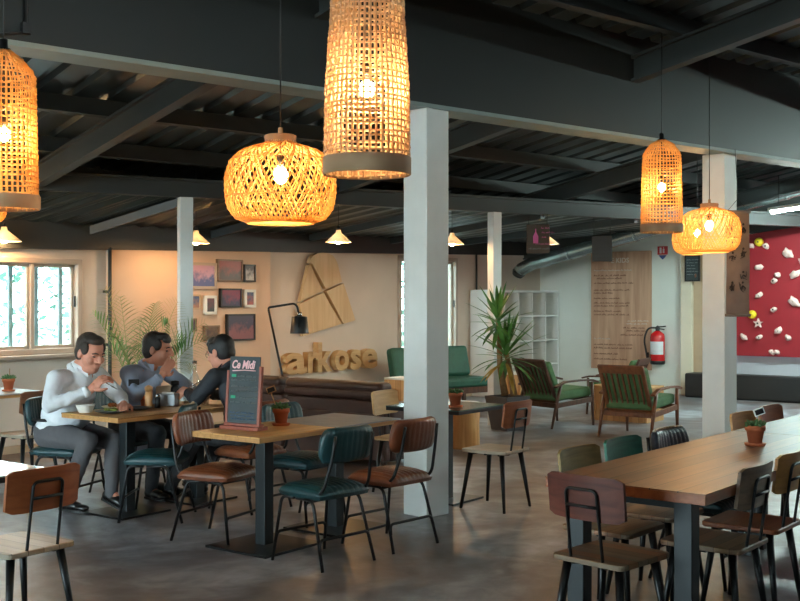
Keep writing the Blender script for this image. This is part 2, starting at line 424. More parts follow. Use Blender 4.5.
# ------------------------------------------------------------------ the setting
KX, KY = 2.595, 20.38                   # the corner between the long back wall and the wall of the menu panel
RB = math.atan2(.799, .602)             # back wall: local x -> G2, room on its -y side
def bw(px, py=None, off=0.):                    # a place on the back wall: x along it and height
    k = (px - 400) / F; ax, ay = KX + .799 * off, KY - .602 * off; t = (ax - ay * k) / (.602 - .799 * k); Y = ay - .799 * t
    return -t if py is None else (-t, HC - (py - 300) * Y / F)
def mw(px, py=None):                    # the same on the menu panel's wall (local x -> G1)
    k = (px - 400) / F; s = (KY * k - KX) / (.799 + .602 * k); Y = KY - .602 * s
    return s if py is None else (s, HC - (py - 300) * Y / F)

def wall_mesh(x0, x1, h, holes, th):
    """a wall slab in x-z with rectangular openings, thickness towards +y"""
    mb = MB(); xs = sorted({x0, x1, *[v for q in holes for v in q[:2]]}); zs = sorted({0., h, *[v for q in holes for v in q[2:]]})
    for a, b in zip(xs, xs[1:]):
        for c, d in zip(zs, zs[1:]):
            if any(q[0] <= a and b <= q[1] and q[2] <= c and d <= q[3] for q in holes): continue
            mb.box(((a + b) / 2, th / 2, (c + d) / 2), (b - a, th, d - c))
    return mb

struct('floor', MB().box((2, 8, -.1), (40, 34, .2)), M['floor'])
struct('ground', MB().box((0, 10, -.35), (160, 160, .2)), M['ground'])
K = (KX, KY, 0)
xm, xr = bw(31), bw(80); xl = xm - (xr - xm)
zt, zb = bw(80, 259)[1], bw(80, 352)[1]
w2l, w2r, w2t, w2b = bw(397.5), bw(456), bw(440, 257)[1], bw(440, 356)[1]
struct('wall_back', wall_mesh(-25, .2, 3.9, [(xl, xr, zb, zt), (w2l, w2r, w2b, w2t)], .2), M['wall'], K, RB)
struct('wall_back_step', MB().box(((bw(106) + bw(267)) / 2, -.03, 1.5), (bw(267) - bw(106), .06, 3)), M['wall_peach'], K, RB)
struct('wall_menu', wall_mesh(0, 17, 3.9, [], .2), M['wall_cool'], K, RG)
struct('light_block_side', MB().box((-1.5, 0, 2.5), (23, .2, 5)), M['dark'], (KX + .799 * 16.5 - .602 * 8, KY - .602 * 16.5 - .799 * 8, 0), RB)  # dark unseen wall, added to block light from the camera's right
# dark fascia over both walls, its lower edge as the roof falls
mb = MB(); mb.prism([(-25, 2.0 - .35), (-12, 2.12), (0, 2.43), (0, 3.9), (-25, 3.9)], -.09, -.001, 'XZ'); struct('trim_1', mb, M['dark'], K, RB)
mb = MB(); mb.prism([(.1, 2.43), (2.8, 2.83), (3.6, 2.66), (4.8, 2.77), (17, 4.2), (17, 4.6), (.1, 3.9)], -.14, -.001, 'XZ'); struct('trim_2', mb, M['dark'], K, RG)
u0, u1 = -3.4, 6.3
struct('light_block_front', MB().box(((u0 + u1) / 2, -2.6, 2.6), (u1 - u0, .2, 5.2)), M['dark'], (0, 0, 0), RG)  # dark unseen wall behind the camera, added so daylight enters only from the left
struct('baseboard_back', MB().box((-12.5, -.045, .04), (25, .03, .08)), M['w_beige'], K, RB)

def window(n, x0, x1, z0, z1, label):
    fr = MB(); fw = .06; cx, cz = (x0 + x1) / 2, (z0 + z1) / 2
    for x in (x0 + fw / 2, x1 - fw / 2): fr.box((x, .03, cz), (fw, .14, z1 - z0), None, .008)
    for z in (z0 + fw / 2, z1 - fw / 2): fr.box((cx, .03, z), (x1 - x0, .14, fw), None, .008)
    fr.box((cx, .025, cz), (.05, .1, z1 - z0), None, .008)
    for k, (a, b) in enumerate(((x0 + fw, cx - .02), (cx + .02, x1 - fw))):      # the two sliding sashes
        y = .02 + .03 * k; s_ = .035
        for x in (a + s_ / 2, b - s_ / 2): fr.box((x, y, cz), (s_, .04, z1 - z0 - 2 * fw))
        for z in (z0 + fw + s_ / 2, z1 - fw - s_ / 2): fr.box(((a + b) / 2, y, z), (b - a, .04, s_))
    o = struct('window_%d' % n, fr, M['frame_white'], K, RB)
    p = MB(); p.box((cx, .05, cz), (x1 - x0 - .1, .006, z1 - z0 - .1)); p.build('pane', M['pane'], o)
    s = MB(); s.box((cx, -.06, z0 - .02), (x1 - x0 + .1, .16, .04), None, .008); s.build('sill', M['frame_white'], o)
    h = MB(); h.box((x1 - .09, -.02, cz + .05), (.02, .02, .12), None, .005); h.build('handle', M['blackpl'], o)
    nb = max(3, int((x1 - x0) / .26))
    for i in range(nb):
        b = MB(); x = x0 + (i + .5) * (x1 - x0) / nb; b.box((x, .15, cz), (.045, .03, z1 - z0)); b.build('bar', M['bar'], o)
    return o
window(1, xl, xr, zb, zt, '')
window(2, w2l, w2r, w2b, w2t, '')
# foliage outside the barred windows
mb = MB(); rnd = random.Random(3)
for i in range(7500):
    x = rnd.uniform(-13.5, 1); y = rnd.uniform(.9, 2.2); z = rnd.uniform(.1, 2.35)
    c = Vector((x, y, z)); r = rnd.uniform(.03, .06)
    a = Vector((rnd.gauss(0, 1), rnd.gauss(0, 1), rnd.gauss(0, 1))).normalized(); b = a.orthogonal().normalized()
    mb.quad(c - a * r * 1.6, c - b * r * .7, c + a * r * 1.6, c + b * r * .7)
o = mb.build('hedge_foliage', M['hedge'], None, False); o.location = K; o.rotation_euler = (0, 0, RB)
tag(o, 'green foliage outside behind the barred windows', 'foliage', None, 'stuff')

# roof: beam frame, local x along the big beam, local y away from the camera, roof falling .15 per metre along y
B0 = (-2.21, 6.07, 0); RBEAM = math.atan2(.64, .768); SL = .15; TH = math.atan(SL)
mb = MB(); prof = []
x = -16.
while x < 20:
    prof += [(x, 0), (x + .21, 0), (x + .24, .04), (x + .30, .04)]; x += .33
for (xa, za), (xb_, zb_) in zip(prof, prof[1:]):
    for ya, yb in ((-13, 0), (0, 13)):
        mb.quad((xa, ya, 3.9 - SL * ya + za), (xb_, ya, 3.9 - SL * ya + zb_), (xb_, yb, 3.9 - SL * yb + zb_), (xa, yb, 3.9 - SL * yb + za))
bmesh.ops.remove_doubles(mb.bm, verts=mb.bm.verts[:], dist=1e-4)
def clip(mb):
    """cut roof work off a little beyond the two walls"""
    mi = (Matrix.Translation(B0) @ Matrix.Rotation(RBEAM, 4, 'Z')).inverted()
    for off, nrm in ((-G1 * .35, -G1), (G2 * .35, G2)):
        bmesh.ops.bisect_plane(mb.bm, geom=mb.bm.verts[:] + mb.bm.edges[:] + mb.bm.faces[:], plane_co=mi @ (Vector(K) + off), plane_no=mi.to_3x3() @ nrm, clear_outer=True)
    return mb
ce = struct('ceiling', clip(mb), M['sheet'], B0, RBEAM)
sm = ce.modifiers.new('thickness', 'SOLIDIFY'); sm.thickness = .02; sm.offset = 1
rx = Euler((-TH, 0, 0))
for i, x in enumerate((-8., -4.6, -1.2, 2.18, 5.55, 8.9, 12.3, 15.6)):
    mb = MB(); L = 25
    for dz, wd, hh in ((0, .03, .2), (.1, .11, .025), (-.1, .11, .025)):
        c = Vector((x, -.5, 3.62 + SL * .5)) + rx.to_matrix() @ Vector((0, 0, dz)); mb.box(c, (wd, L, hh), rx)
    struct('ceiling_rafter', clip(mb), M['beam2'], B0, RBEAM)
for y in [-10.5 + 1.25 * k for k in range(18)]:
    mb = MB(); mb.box((2, y, 3.9 - SL * y - .085), (36, .07, .15), rx); struct('ceiling_purlin', clip(mb), M['beam2'], B0, RBEAM)
struct('trim_3', MB().box((3, .125, 3.5), (30, .25, .9)), M['beam'], B0, RBEAM)                  # the deep main beam
mb = MB(); mb.box((3, .125, 3.035), (30, .25, .03)); struct('trim_4', mb, M['flange'], B0, RBEAM)  # its bottom flange, bounce light from below put into the pale colour
# second, lighter beam on the thin posts
P3, P4 = Vector((-2.37, 12.07, 0)), Vector((1.21, 14.10, 0))
D2 = (P4 - P3).normalized(); RB2 = math.atan2(D2.y, D2.x)
mb = MB()
for dz, wd, hh in ((0, .03, .2), (.085, .14, .03), (-.085, .14, .03)): mb.box((3, 0, 2.83 + dz), (24, wd, hh))
mb.box((3, 0, 2.83), (24, .06, .17))
struct('trim_5', mb, M['beam2'], P3, RB2)
# lower roof between that beam and the back wall
mb = MB(); N_ = 150
def eave(f):
    a = P3 + D2 * (-4.5 + 11.5 * f); b = Vector(K) + G2 * (-13.2 + 13.2 * (f - .17))
    return Vector((a.x, a.y, 2.775)), Vector((b.x, b.y, 2.33 + .33 * (f - .17)))
for i in range(N_):
    (a, b), (c, d) = eave(1.17 * i / N_), eave(1.17 * (i + 1) / N_)
    z0 = Vector((0, 0, .03 if i % 3 == 0 else 0)); z1 = Vector((0, 0, .03 if (i + 1) % 3 == 0 else 0))
    mb.quad(a + z0, c + z1, d + z1, b + z0)
bmesh.ops.remove_doubles(mb.bm, verts=mb.bm.verts[:], dist=1e-4)
lo = struct('ceiling_eave', mb, M['sheet']); lo.modifiers.new('thickness', 'SOLIDIFY').thickness = .015
for f in (.12, .26, .40, .54, .68, .82, .96):
    a, b = eave(f); c = (a + b) / 2 - Vector((0, 0, .05)); d = b - a; mb = MB()
    mb.box(c, (.07, d.length - .1, .09), d.to_track_quat('Y', 'Z').to_euler()); struct('ceiling_rafter', mb, M['beam2'])
# pillars
def pillar(n, front, wdt, rot, h, base=True):
    mb = MB(); c = Vector((math.sin(rot) * 0, 0, 0))
    mb.box((wdt / 2, wdt / 2, h / 2), (wdt, wdt, h), None, .006)
    return struct('wall_pillar_%d' % n, mb, M['post'], (front[0], front[1], 0), rot)
pillar(1, (.196, 8.08), .24, R(45), 3.02)
pillar(2, (3.128, 10.6), .24, R(45), 3.02)
pillar(3, (-2.395, 11.98), .145, R(24), 2.73)
pillar(4, (1.19, 14.0), .13, R(32), 2.73)
# pipes on the back wall
for px, top in ((105, 2.2), (475, 2.4)):
    x = bw(px); mb = MB(); mb.tube([(x, -.08 if px == 105 else -.03, 0), (x, -.08 if px == 105 else -.03, top)], .022 if px == 105 else .016, 8)
    for z in (.5, 1.1, 1.7): mb.box((x, -.03, z), (.07, .06, .03))
    o = mb.build('wall_pipe', M['beam2']); o.location = K; o.rotation_euler = (0, 0, RB)
    tag(o, 'dark vertical pipe on the wall beside the barred window and the palm' if px == 105 else 'thin dark vertical conduit on the wall between the settee window and the shelf', 'pipe')
# cable and conduit on the big beam
mb = MB(); mb.tube([(.14, -.015, 3.84), (.14, -.015, 3.1), (-.1, -.02, 3.04), (-.45, -.02, 3.05)], .012, 6); mb.box((.14, -.02, 3.12), (.05, .04, .06)); mb.box((-.28, -.02, 3.06), (.05, .04, .05))
o = mb.build('conduit', M['blackpl']); o.location = B0; o.rotation_euler = (0, 0, RBEAM); tag(o, 'black cable conduit running down the face of the big beam', 'cable')

# door jamb, climbing wall and lower wall
a, b = mw(683), mw(694)
struct('trim_6', MB().box(((a + b) / 2, -.05, 1.4), (b - a, .1, 2.8), None, .008), M['cream'], K, RG)
struct('trim_7', MB().box((b + .14, -.012, 1.3), (.3, .024, 2.6)), M['w_beige'], K, RG)
c = b + .32
mb = MB(); mb.prism([(c, .70), (16, .70), (16, 4.0), (4.8, 2.77), (c, 2.6)], -.16, -.002, 'XZ')
o = mb.build('climbing_panel', M['red']); o.location = K; o.rotation_euler = (0, 0, RG); o['kind'] = 'structure'; o.name = 'wall_climbing'
struct('wall_lower', MB().box(((c + 16) / 2, -.03, .35), (16 - c, .05, .7)), M['grey_wall'], K, RG)
mb = MB(); x0 = b + .02; mb.box(((x0 + 14) / 2, -.28, .2), (14 - x0, .36, .4), None, .03)
o = mb.build('crash_mat', M['blackpl']); o.location = K; o.rotation_euler = (0, 0, RG); tag(o, 'long black crash mat on the floor under the red climbing wall', 'mat')
HOLDS = [(755.5, 245.7, .085, 0), (763, 242, .1, 1), (770, 246, .08, 0), (792, 253, .13, 0), (762.5, 267, .11, 0), (781.5, 274.5, .08, 0), (778, 280.5, .07, 0), (799, 274, .12, 0), (749, 267.7, .06, 0),
         (763, 295, .10, 0), (798, 301, .14, 0), (777.7, 309, .07, 0), (749.5, 309, .07, 0), (756, 314, .1, 2), (762.5, 322.5, .09, 3), (782, 330, .10, 0), (748, 336.5, .1, 0), (763.5, 336.5, .08, 0), (792, 337, .08, 0), (776, 351, .075, 0), (781, 351, .075, 0), (806, 262, .1, 0), (812, 320, .1, 0), (815, 285, .1, 0)]
rnd = random.Random(5)
for px, py, r, kind in HOLDS:
    x, z = mw(px, py); mb = MB(); r *= .72
    if kind == 3:
        poly = []
        for k in range(10):
            q = r * (1.25 if k % 2 == 0 else .5); poly.append((q * math.cos(k * math.pi / 5 + .3), q * math.sin(k * math.pi / 5 + .3)))
        mb.prism(poly, -.06, 0, 'XZ')
    elif kind: mb.lathe([(0, .07), (r * .35, .075), (r * .9, .05), (r, .0), (0, 0)], n=18); mb._xf(mb.bm.verts[:], Matrix.Rotation(R(90), 4, 'X'))
    else:
        mb.ball((0, -.02, 0), (r, .06, r * rnd.uniform(.6, .8)), Matrix.Rotation(rnd.uniform(-.9, .9), 4, 'Y'), 2)
        for v in mb.bm.verts: v.co *= 1 + .28 * (math.sin(v.co.x * 60 + px) * math.cos(v.co.z * 50))
    o = mb.build('climbing_hold', M['holdy'] if kind in (1, 2) else M['hold'])
    p = Vector((x, -.17, z)); p.rotate(Euler((0, 0, RG))); o.location = Vector(K) + p; o.rotation_euler = (0, 0, RG)
    if kind == 0: tag(o, 'pale pink lump of a hold bolted to the red climbing wall', 'climbing hold', 'pale climbing holds')
    if kind == 1: tag(o, 'upper yellow disc hold near the top of the red climbing wall', 'climbing hold')
    if kind == 2: tag(o, 'lower yellow disc hold beside the hanging banner on the red wall', 'climbing hold')
    if kind == 3: tag(o, 'star-shaped pale hold below the lower yellow one', 'climbing hold')
    b_ = MB(); b_.cyl((0, -.075, 0), (0, -.055, 0), .015, n=8); b_.build('bolt', M['black'], o)

def on_wall(o, frame_rot, x, y, z):
    p = Vector((x, y, z)); p.rotate(Euler((0, 0, frame_rot))); o.location = Vector(K) + p; o.rotation_euler = (0, 0, frame_rot); return o

# ventilation duct rising along the menu wall
k0 = Vector((2.10, 19.0, 2.19)); dirv = Vector((.799, -.602, .225))
d0 = Vector((2.16, 18.95, 2.19))
pts = [d0 + Vector((-.10, .1, -.10)), d0 + Vector((-.06, .06, -.05))] + [k0 + dirv * t for t in (0.22, .5, 1.5, 3, 4.5, 6.5)]
mb = MB(); mb.tube(pts, .115, 20)
root = thing('ventilation_duct', 'long round galvanised ventilation duct rising along the menu wall', 'duct')
mb.build('pipe', M['steel'], root)
for t in (.9, 2.1, 3.3, 4.5):
    q = MB(); q.tube([k0 + dirv * t, k0 + dirv * (t + .05)], .122, 20); q.build('collar', M['steel'], root)
q = MB(); e = pts[0]; q.tube([e, e + Vector((-.03, .03, -.06))], [.12, .09], 20); q.build('vent_mouth', M['beam2'], root)

# fluorescent strip lamps under the roof by the climbing wall
for i, (lx, ly, lz) in enumerate(((5.37, 15.6, 2.93), (8.2, 13.6, 3.35), (7.4, 16.1, 3.1), (10.4, 12.4, 3.7))):  # first is in view; the rest are added unseen to brighten the walls
    root = thing('strip_light', 'lit fluorescent strip lamp under the roof above the climbing wall', 'lamp', (lx, ly, lz), RG, 'strip lamps by the climbing wall')
    mb = MB(); mb.box((.7, 0, .05), (1.7, .1, .05), Euler((0, -.1, 0)), .01); mb.build('housing', M['white'], root)
    mb = MB(); mb.tube([(-.1, 0, -.065), (1.5, 0, .1)], .03, 10); mb.build('fluorescent_tube', M['tube'], root)
    mb = MB()
    for x in (0., 1.4): mb.tube([(x, 0, .02 + x * .1), (x, 0, .45 + x * .1)], .006, 5)
    mb.build('hanger', M['black'], root)

# plywood menu panel
x0, z1 = mw(592, 252); x1, z0 = mw(652, 369); z1 = mw(622, 251)[1]; z0 = mw(622, 368.5)[1]
W, Hh = x1 - x0, z1 - z0
root = on_wall(thing('menu_sign', 'tall plywood menu panel with handwritten lines on the wall behind the armchairs', 'sign'), RG, x0, -.03, z0)
MB().box((W / 2, .01, Hh / 2), (W, .03, Hh)).build('panel', M['w_menu'], root)
t = text_bm('E KIDS', .12, .002, offset=.002); o = t.build('heading', M['inkw'], root, False); o.location = (W * .34, -.008, Hh * .905)
def scribble(x, z, L, h, rnd, th=.004, gap=.18):
    """a line of small unreadable handwriting as raised strokes in x-z"""
    mb = MB(); u = x
    while u < x + L:
        n = rnd.randint(2, 6); pts = []
        for k in range(n * 2 + 1): pts.append((u + k * h * .35, -.002, z + (h * rnd.uniform(.4, 1.) if k % 2 else rnd.uniform(0, h * .15))))
        mb.tube(pts, th, 4); u = pts[-1][0] + h * rnd.uniform(.5, .9)
    return mb
rnd = random.Random(11)
LINES = [(.05, .835, .55, 1), (.05, .79, .45, 0), (.10, .765, .3, 0), (.05, .725, .62, 0), (.05, .665, .6, 0), (.05, .64, .25, 0), (.05, .595, .4, 0), (.05, .555, .58, 0), (.05, .53, .55, 0), (.05, .485, .4, 0), (.05, .455, .6, 0), (.62, .405, .3, 1), (.6, .38, .32, 1), (.55, .345, .3, 0), (.6, .32, .28, 0), (.5, .285, .3, 0), (.05, .25, .2, 1), (.05, .2, .55, 0), (.05, .17, .6, 0), (.05, .12, .4, 0), (.05, .075, .5, 0)]
for a, b, L, wh in LINES:
    o = scribble(a * W, b * Hh, L * W, .032, rnd, .0045).build('menu_line', M['inkw' if wh else 'ink'], root, False); o.location = (0, -.006, 0)

# pictogram sign and fire extinguisher
(xa, za), (xb_, zb_) = mw(658, 246), mw(668, 254)
root = on_wall(thing('fire_sign', 'small red extinguisher sign on the wall beside the menu panel', 'sign'), RG, (xa + xb_) / 2, -.012, (za + zb_) / 2)
w_, h_ = xb_ - xa, za - zb_
MB().box((0, 0, 0), (w_, .012, h_)).build('plate', M['fire_sign'], root)
q = MB(); q.box((-.035, -.008, 0), (.035, .004, h_ * .7)); q.box((.02, -.008, -.01), (.03, .004, h_ * .5)); q.box((.02, -.008, h_ * .3), (.015, .004, .02)); q.build('pictogram', M['paperw'], root)
q = MB(); q.prism([(-.07, -h_ / 2 - .01), (.07, -h_ / 2 - .01), (.04, -h_ / 2 - .05), (0, -h_ / 2 - .085), (-.04, -h_ / 2 - .05)], -.006, .006, 'XZ'); q.build('arrow_plate', M['blue_sign'], root)
xe, ze = mw(661, 363.5); sc = 1.0
root = on_wall(thing('fire_extinguisher', 'red fire extinguisher with black hose hanging on the white wall', 'fire extinguisher'), RG, xe, -.14, ze)
h = mw(661, 330)[1] - ze; r = .125
MB().lathe([(0, .03), (r * .95, .03), (r, .05), (r, h * .82), (r * .9, h * .9), (r * .5, h * .97), (.04, h), (0, h)]).build('cylinder', M['ext_red'], root)
MB().lathe([(0, 0), (r * .9, 0), (r * 1.02, .02), (r * 1.02, .06), (r, .065), (0, .065)]).build('base_ring', M['blackpl'], root)
q = MB(); q.lathe([(.035, h - .01), (.04, h + .05), (.02, h + .08), (0, h + .09)], n=12); q.box((.07, -.0, h + .07), (.16, .03, .022), Euler((0, -.1, 0)), .005); q.box((.06, 0, h + .03), (.13, .03, .02), Euler((0, .12, 0)), .005); q.build('valve_handle', M['blackpl'], root)
q = MB(); q.tube(bez([(0, -.02, h + .05), (-.16, -.03, h + .05), (-.24, -.03, h * .75), (-.2, -.03, h * .4), (-.17, -.03, h * .12)], 6, .15), .016, 8); q.tube([(-.172, -.03, h * .35), (-.165, -.03, h * .1)], .024, 8); q.build('hose', M['blackpl'], root)
q = MB()
for k in range(11):
    a0 = R(-150 + k * 12); a1 = R(-150 + (k + 1) * 12)
    q.quad(*[((r + .002) * math.cos(a), (r + .002) * math.sin(a), z) for a, z in ((a0, h * .3), (a1, h * .3), (a1, h * .68), (a0, h * .68))])
q.build('instruction_label', M['paperw'], root)
q = MB(); q.box((0, .1, h * .6), (.06, .06, .2)); q.build('bracket', M['black'], root)

# small slate on the beige board beside the far pillar
(xa, za), (xb_, zb_) = mw(688, 255), mw(703, 281)
root = on_wall(thing('slate_board', 'small black menu slate hung on the door post beside the far pillar', 'sign'), RG, (xa + xb_) / 2, -.13, (za + zb_) / 2)
w_, h_ = xb_ - xa, za - zb_
MB().box((0, 0, 0), (w_ - .03, .015, h_ - .03)).build('board', M['slate'], root)
q = MB()
for sx in (-1, 1): q.box((sx * (w_ / 2 - .012), 0, 0), (.024, .03, h_))
for sz in (-1, 1): q.box((0, 0, sz * (h_ / 2 - .012)), (w_, .03, .024))
q.build('frame', M['blackpl'], root)
for k in range(6):
    o = scribble(-w_ * .36, h_ * .3 - k * h_ * .11, w_ * .6, .02, rnd, .003).build('chalk_line', M['chalkg'], root, False); o.location = (0, -.01, 0)
MB().ball((w_ * .22, -.012, -h_ * .28), (.02, .004, .035)).build('drawing', M['ink'], root)

# cube shelf against the back wall, its end in the corner
n_c, n_r, pit, pz, dep = 5, 4, .465, .435, .38
root = on_wall(thing('cube_shelf', 'white open cube shelving unit standing in the corner beside the yucca', 'shelf'), RB, -n_c * pit - .07, -.03 - dep, 0)
Wd = n_c * pit + .04; Hs = n_r * pz + .04
for z, nm in ((.02, 'base_board'), (Hs - .02, 'top_board')): MB().box((Wd / 2, dep / 2, z), (Wd, dep, .04), None, .004).build(nm, M['white'], root)
for x in (.02, Wd - .02): MB().box((x, dep / 2, Hs / 2), (.04, dep, Hs - .08), None, .004).build('side_panel', M['white'], root)
for i in range(1, n_c): MB().box((.02 + i * pit, dep / 2, Hs / 2), (.022, dep, Hs - .08)).build('divider', M['white'], root)
for i in range(1, n_r): MB().box((Wd / 2, dep / 2, .02 + i * pz), (Wd - .08, dep - .01, .022)).build('shelf_board', M['white'], root)

# framed photographs on the back wall
FR = [(184, 262, 216, 288.5, 0, 'frame_white', 'large framed pink dusk seascape behind the thin post'), (217, 259, 242, 281, 1, 'w_greybr', 'framed red street scene at the top of the picture wall'), (243.5, 264, 255, 281.5, 2, 'blackpl', 'small black-framed grey portrait at the top end of the picture wall'),
      (220, 288, 241, 307, 3, 'blackpl', 'square crimson and violet photograph in the middle of the picture wall'), (244, 289, 255, 307, 4, 'white', 'narrow white-framed blue print beside the crimson photograph'), (204, 295, 216, 314, 5, 'white', 'small white-framed sunset print under the pink seascape'),
      (226.5, 313.5, 254.5, 340, 6, 'blackpl', 'large dark purple dusk photograph lowest on the picture wall'), (204, 325, 219, 340, 7, 'w_greybr', 'small brown-framed picture just behind the palm tips'), (187, 294, 200, 309, 8, 'w_beige', 'small blue beach print half hidden by the thin post'), (187, 318, 196, 331, 5, 'w_greybr', 'tiny dark print low beside the thin post')]
for xa, ya, xb_, yb_, pi, fm, lab in FR:
    (u0, t1), (u1, t0) = bw(xa, ya, .09), bw(xb_, yb_, .09); zt_ = bw((xa + xb_) / 2, ya, .09)[1]; zb2 = bw((xa + xb_) / 2, yb_, .09)[1]
    w_, h_ = u1 - u0, zt_ - zb2
    root = on_wall(thing('framed_picture', lab, 'picture', group='pictures on the back wall'), RB, (u0 + u1) / 2, -.085, (zt_ + zb2) / 2)
    f = .022 if fm != 'white' and fm != 'frame_white' else .035
    q = MB()
    for sx in (-1, 1): q.box((sx * (w_ / 2 - f / 2), 0, 0), (f, .045, h_))
    for sz in (-1, 1): q.box((0, 0, sz * (h_ / 2 - f / 2)), (w_, .045, f))
    q.build('frame', M[fm], root)
    MB().box((0, 0, 0), (w_ - 2 * f, .02, h_ - 2 * f)).build('print', M['print%d' % pi], root)

# wooden climbing-wall emblem: tilted rounded slab in four pieces
root = on_wall(thing('wall_emblem', 'big tilted plywood slab with rounded top, cut by a cross, mounted above the letters', 'sign'), RB, 0, -.07, 0)
def W3(p): return bw(180 + p[0] / 3.636, 240 + p[1] / 3.636, .1)
arc = [(470, 82), (474, 66), (484, 54), (500, 47), (520, 44), (540, 47), (556, 56), (566, 70), (572, 84)]
cr = (523, 180)
quads = [[(474, 88), (468, 92), (437, 222), (516, 183)], arc + [(588, 150), (530, 176), (480, 84)], [(594, 156), (637, 290), (594, 303), (532, 184)], [(436, 230), (520, 190), (586, 303), (447, 348)]]
for q_ in quads:
    q = MB(); q.prism([W3(p) for p in q_], -.035, .03, 'XZ'); q.build('slab_piece', M['w_ply'], root)
# the wooden letters
root = thing('wall_lettering', 'thick wooden letters spelling arkose on the wall above the brown sofa', 'sign')
xs = [(285, 307.5, 'a'), (307.5, 320, 'r'), (317.5, 333, 'k'), (334, 350, 'o'), (350, 362, 's'), (361.5, 378.5, 'e')]
x0, x1 = bw(284), bw(379); zbl, zx = bw(330, 370.5)[1], bw(330, 350)[1]
on_wall(root, RB, 0, -.05, 0)
sz = (zx - zbl) / .52
for a, b, ch in xs:
    t = text_bm(ch, sz, .05, offset=.016)
    lo = min(v.co.x for v in t.bm.verts); hi = max(v.co.x for v in t.bm.verts)
    ua, ub = bw(a + .8, None, .1), bw(b - .8, None, .1); k = (ub - ua) / (hi - lo)
    for v in t.bm.verts: v.co.x = ua + (v.co.x - lo) * k; v.co.z += zbl + .02
    t.build('letter', M['w_letter'], root, False)
# ------------------------------------------------------------------ chairs
def face(v): return math.atan2(v[1], v[0]) - math.pi / 2      # rotation that turns local +y to V

